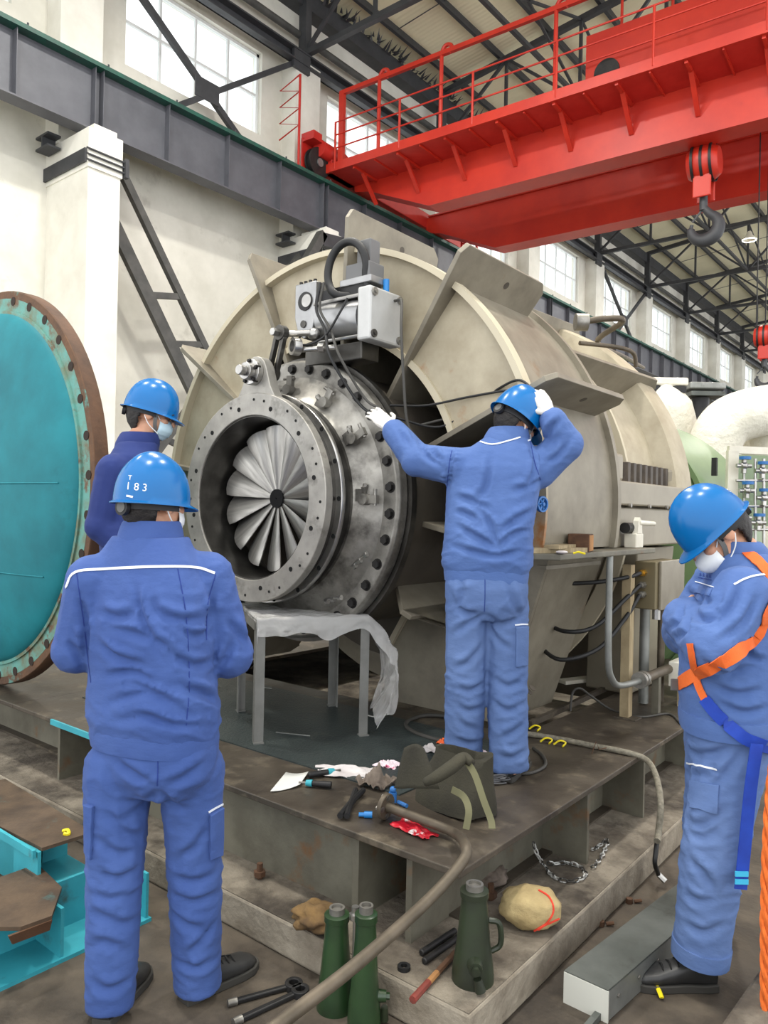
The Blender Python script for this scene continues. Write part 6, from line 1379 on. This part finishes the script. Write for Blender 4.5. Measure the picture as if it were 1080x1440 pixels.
p = Vector((-1.57, 4.16, 1.42)); MB().box((p.x - .04, p.y - .05, 1.42), (p.x + .03, p.y + .06, 1.50)).build('foot', 'white_enamel', iv, smooth=0, bevel=.006)
MB().prism([(p.x, p.y - .03, 1.50), (p.x, p.y + .04, 1.50), (p.x, p.y + .03, 1.57), (p.x, p.y + .0, 1.59), (p.x, p.y - .02, 1.57)], (.03, 0, 0)).build('bracket', 'white_enamel', iv, smooth=0); MB().cyl((p.x + .02, p.y, 1.56), (p.x + .03, p.y + .22, 1.555), .016, .013, n=12).build('lever_handle', 'white_enamel', iv); MB().cyl((p.x - .02, p.y - .09, 1.53), (p.x - .02, p.y, 1.53), .03, n=18).build('knob', 'black_steel', iv)
# ================================================================ equipment further down the hall
gm = thing('green_machine', (-3.0, 7.2, .45), 'green rounded machine housing behind the compressor', 'machine')
MB().lathe([(.001, 0), (1.28, 0), (1.32, .04), (1.32, 1.7), (1.28, 1.75), (.001, 1.75)], (-3.05, 6.2, 1.28), (0, 1, 0), n=64).build('housing', 'green_machine', gm, smooth=30)
MB().lathe([(1.32, .0), (1.36, .0), (1.36, .06), (1.32, .06)], (-3.05, 6.2, 1.28), (0, 1, 0), n=64, closed=True).build('end_band', 'green_machine', gm)
MB().box((-4.4, 6.3, .45), (-1.75, 7.9, 1.25)).build('bed', 'green_machine', gm, smooth=0, bevel=.02)
MB().box((-1.86, 6.62, 1.95), (-1.82, 6.66, 2.1)).build('bracket', 'black_steel', gm, smooth=0)
gp = thing('gauge_panel', (-1.5, 6.4, .45), 'pale framed gauge panel with valves and blue handles at right', 'panel')
_a, _b = pd(1024, 632, 6.3), pd(1110, 640, 6.3)
for q0, ww in ((pd(1030, 634, 6.3), .085), (pd(1100, 634, 6.3), .08)): MB().bar(q0, Vector((q0.x, q0.y, .45 if q0.x < -1.31 else .13)), ww, .05, up=FW).build('frame_post', 'white_enamel', gp, smooth=0)
MB().bar(pd(1024, 632, 6.3), pd(1106, 636, 6.3), .05, .06).build('frame_rail', 'white_enamel', gp, smooth=0)
MB().obox(pd(1068, 690, 6.45), R0 * .22, FW * .01, Z0 * .3).build('back_plate', 'green_pale', gp, smooth=0)
for (u, v) in ((1046, 655), (1072, 662), (1050, 690), (1074, 700), (1046, 728), (1066, 735)):
    q0 = pd(u, v, 6.2); vl = MB().cyl(q0 - Z0 * .06, q0 + Z0 * .06, .022, n=10).cyl(q0 - R0 * .06, q0 + R0 * .06, .018, n=10).ell(q0, .034).build('valve_body', 'machined_bright', gp)
    MB().cyl(q0 - FW * .02 + Z0 * .05, q0 - FW * .02 + Z0 * .075, .045, n=14).build('valve_handle', 'valve_blue', vl)
for u in (1046, 1062, 1074): MB().cyl(pd(u, 645, 6.22), pd(u, 790, 6.22), .012, n=8).build('impulse_pipe', 'machined_bright', gp)
for v in (676, 712, 745): MB().cyl(pd(1035, v, 6.22), pd(1100, v, 6.22), .012, n=8).build('impulse_pipe', 'machined_bright', gp)
MB().box((-1.70, 6.1, .45), (-1.34, 6.6, .95)).build('cabinet', 'green_pale', gp, smooth=0, bevel=.01)
w_ = thing('insulated_pipe', (-2.3, 9.4, 1.0), 'large white insulated pipe bending down at the right edge', 'pipe')
MB().tube([pd(1200, 560, 9.2), pd(1110, 572, 9.1), pd(1050, 583, 9.0), pd(1018, 600, 9.0), pd(1003, 640, 9.0), pd(1003, 720, 9.0), pd(1003, 850, 9.0)], .30, n=24, sm=6).build('lagging', 'insulation', w_, smooth=180)
MB().tube([pd(1085, 560, 9.35), pd(1078, 640, 9.35), pd(1076, 760, 9.35), pd(1076, 900, 9.35)], .27, n=22, sm=4).build('lagging', 'insulation', w_, smooth=180)
w2_ = thing('insulated_valve', (-3.6, 9.6, 1.0), 'white lagged pipe elbow with capped flange behind the compressor', 'pipe')
MB().tube([pd(925, 545, 9.8), pd(932, 575, 9.8), pd(940, 610, 9.8), pd(942, 660, 9.8), pd(942, 800, 9.8)], lambda t: .22 + .14 * min(1, t * 4), n=24, sm=5).build('lagging', 'insulation', w2_, smooth=180)
c = pd(930, 540, 9.8); MB().obox(c, R0 * .27, FW * .22, Z0 * .05).build('capped_flange', 'white_enamel', w2_, smooth=0, bevel=.02); MB().obox(c - Z0 * .1, R0 * .24, FW * .22, Z0 * .04).build('flange_gap', 'black_steel', w2_, smooth=0)
gv = thing('grey_valve_gear', pd(985, 560, 11), 'grey valve yoke and duct flanges between the white pipes', 'valve'); 
MB().obox(pd(988, 545, 11), R0 * .26, FW * .2, Z0 * .05).build('flange', 'galv', gv, smooth=0, bevel=.02); MB().obox(pd(988, 556, 11), R0 * .24, FW * .2, Z0 * .03).build('flange', 'galv_dark', gv, smooth=0); MB().cyl(pd(985, 560, 11), Vector((pd(985, 560, 11).x, pd(985, 560, 11).y, 0)), .12, n=14).build('stem', 'black_steel', gv)
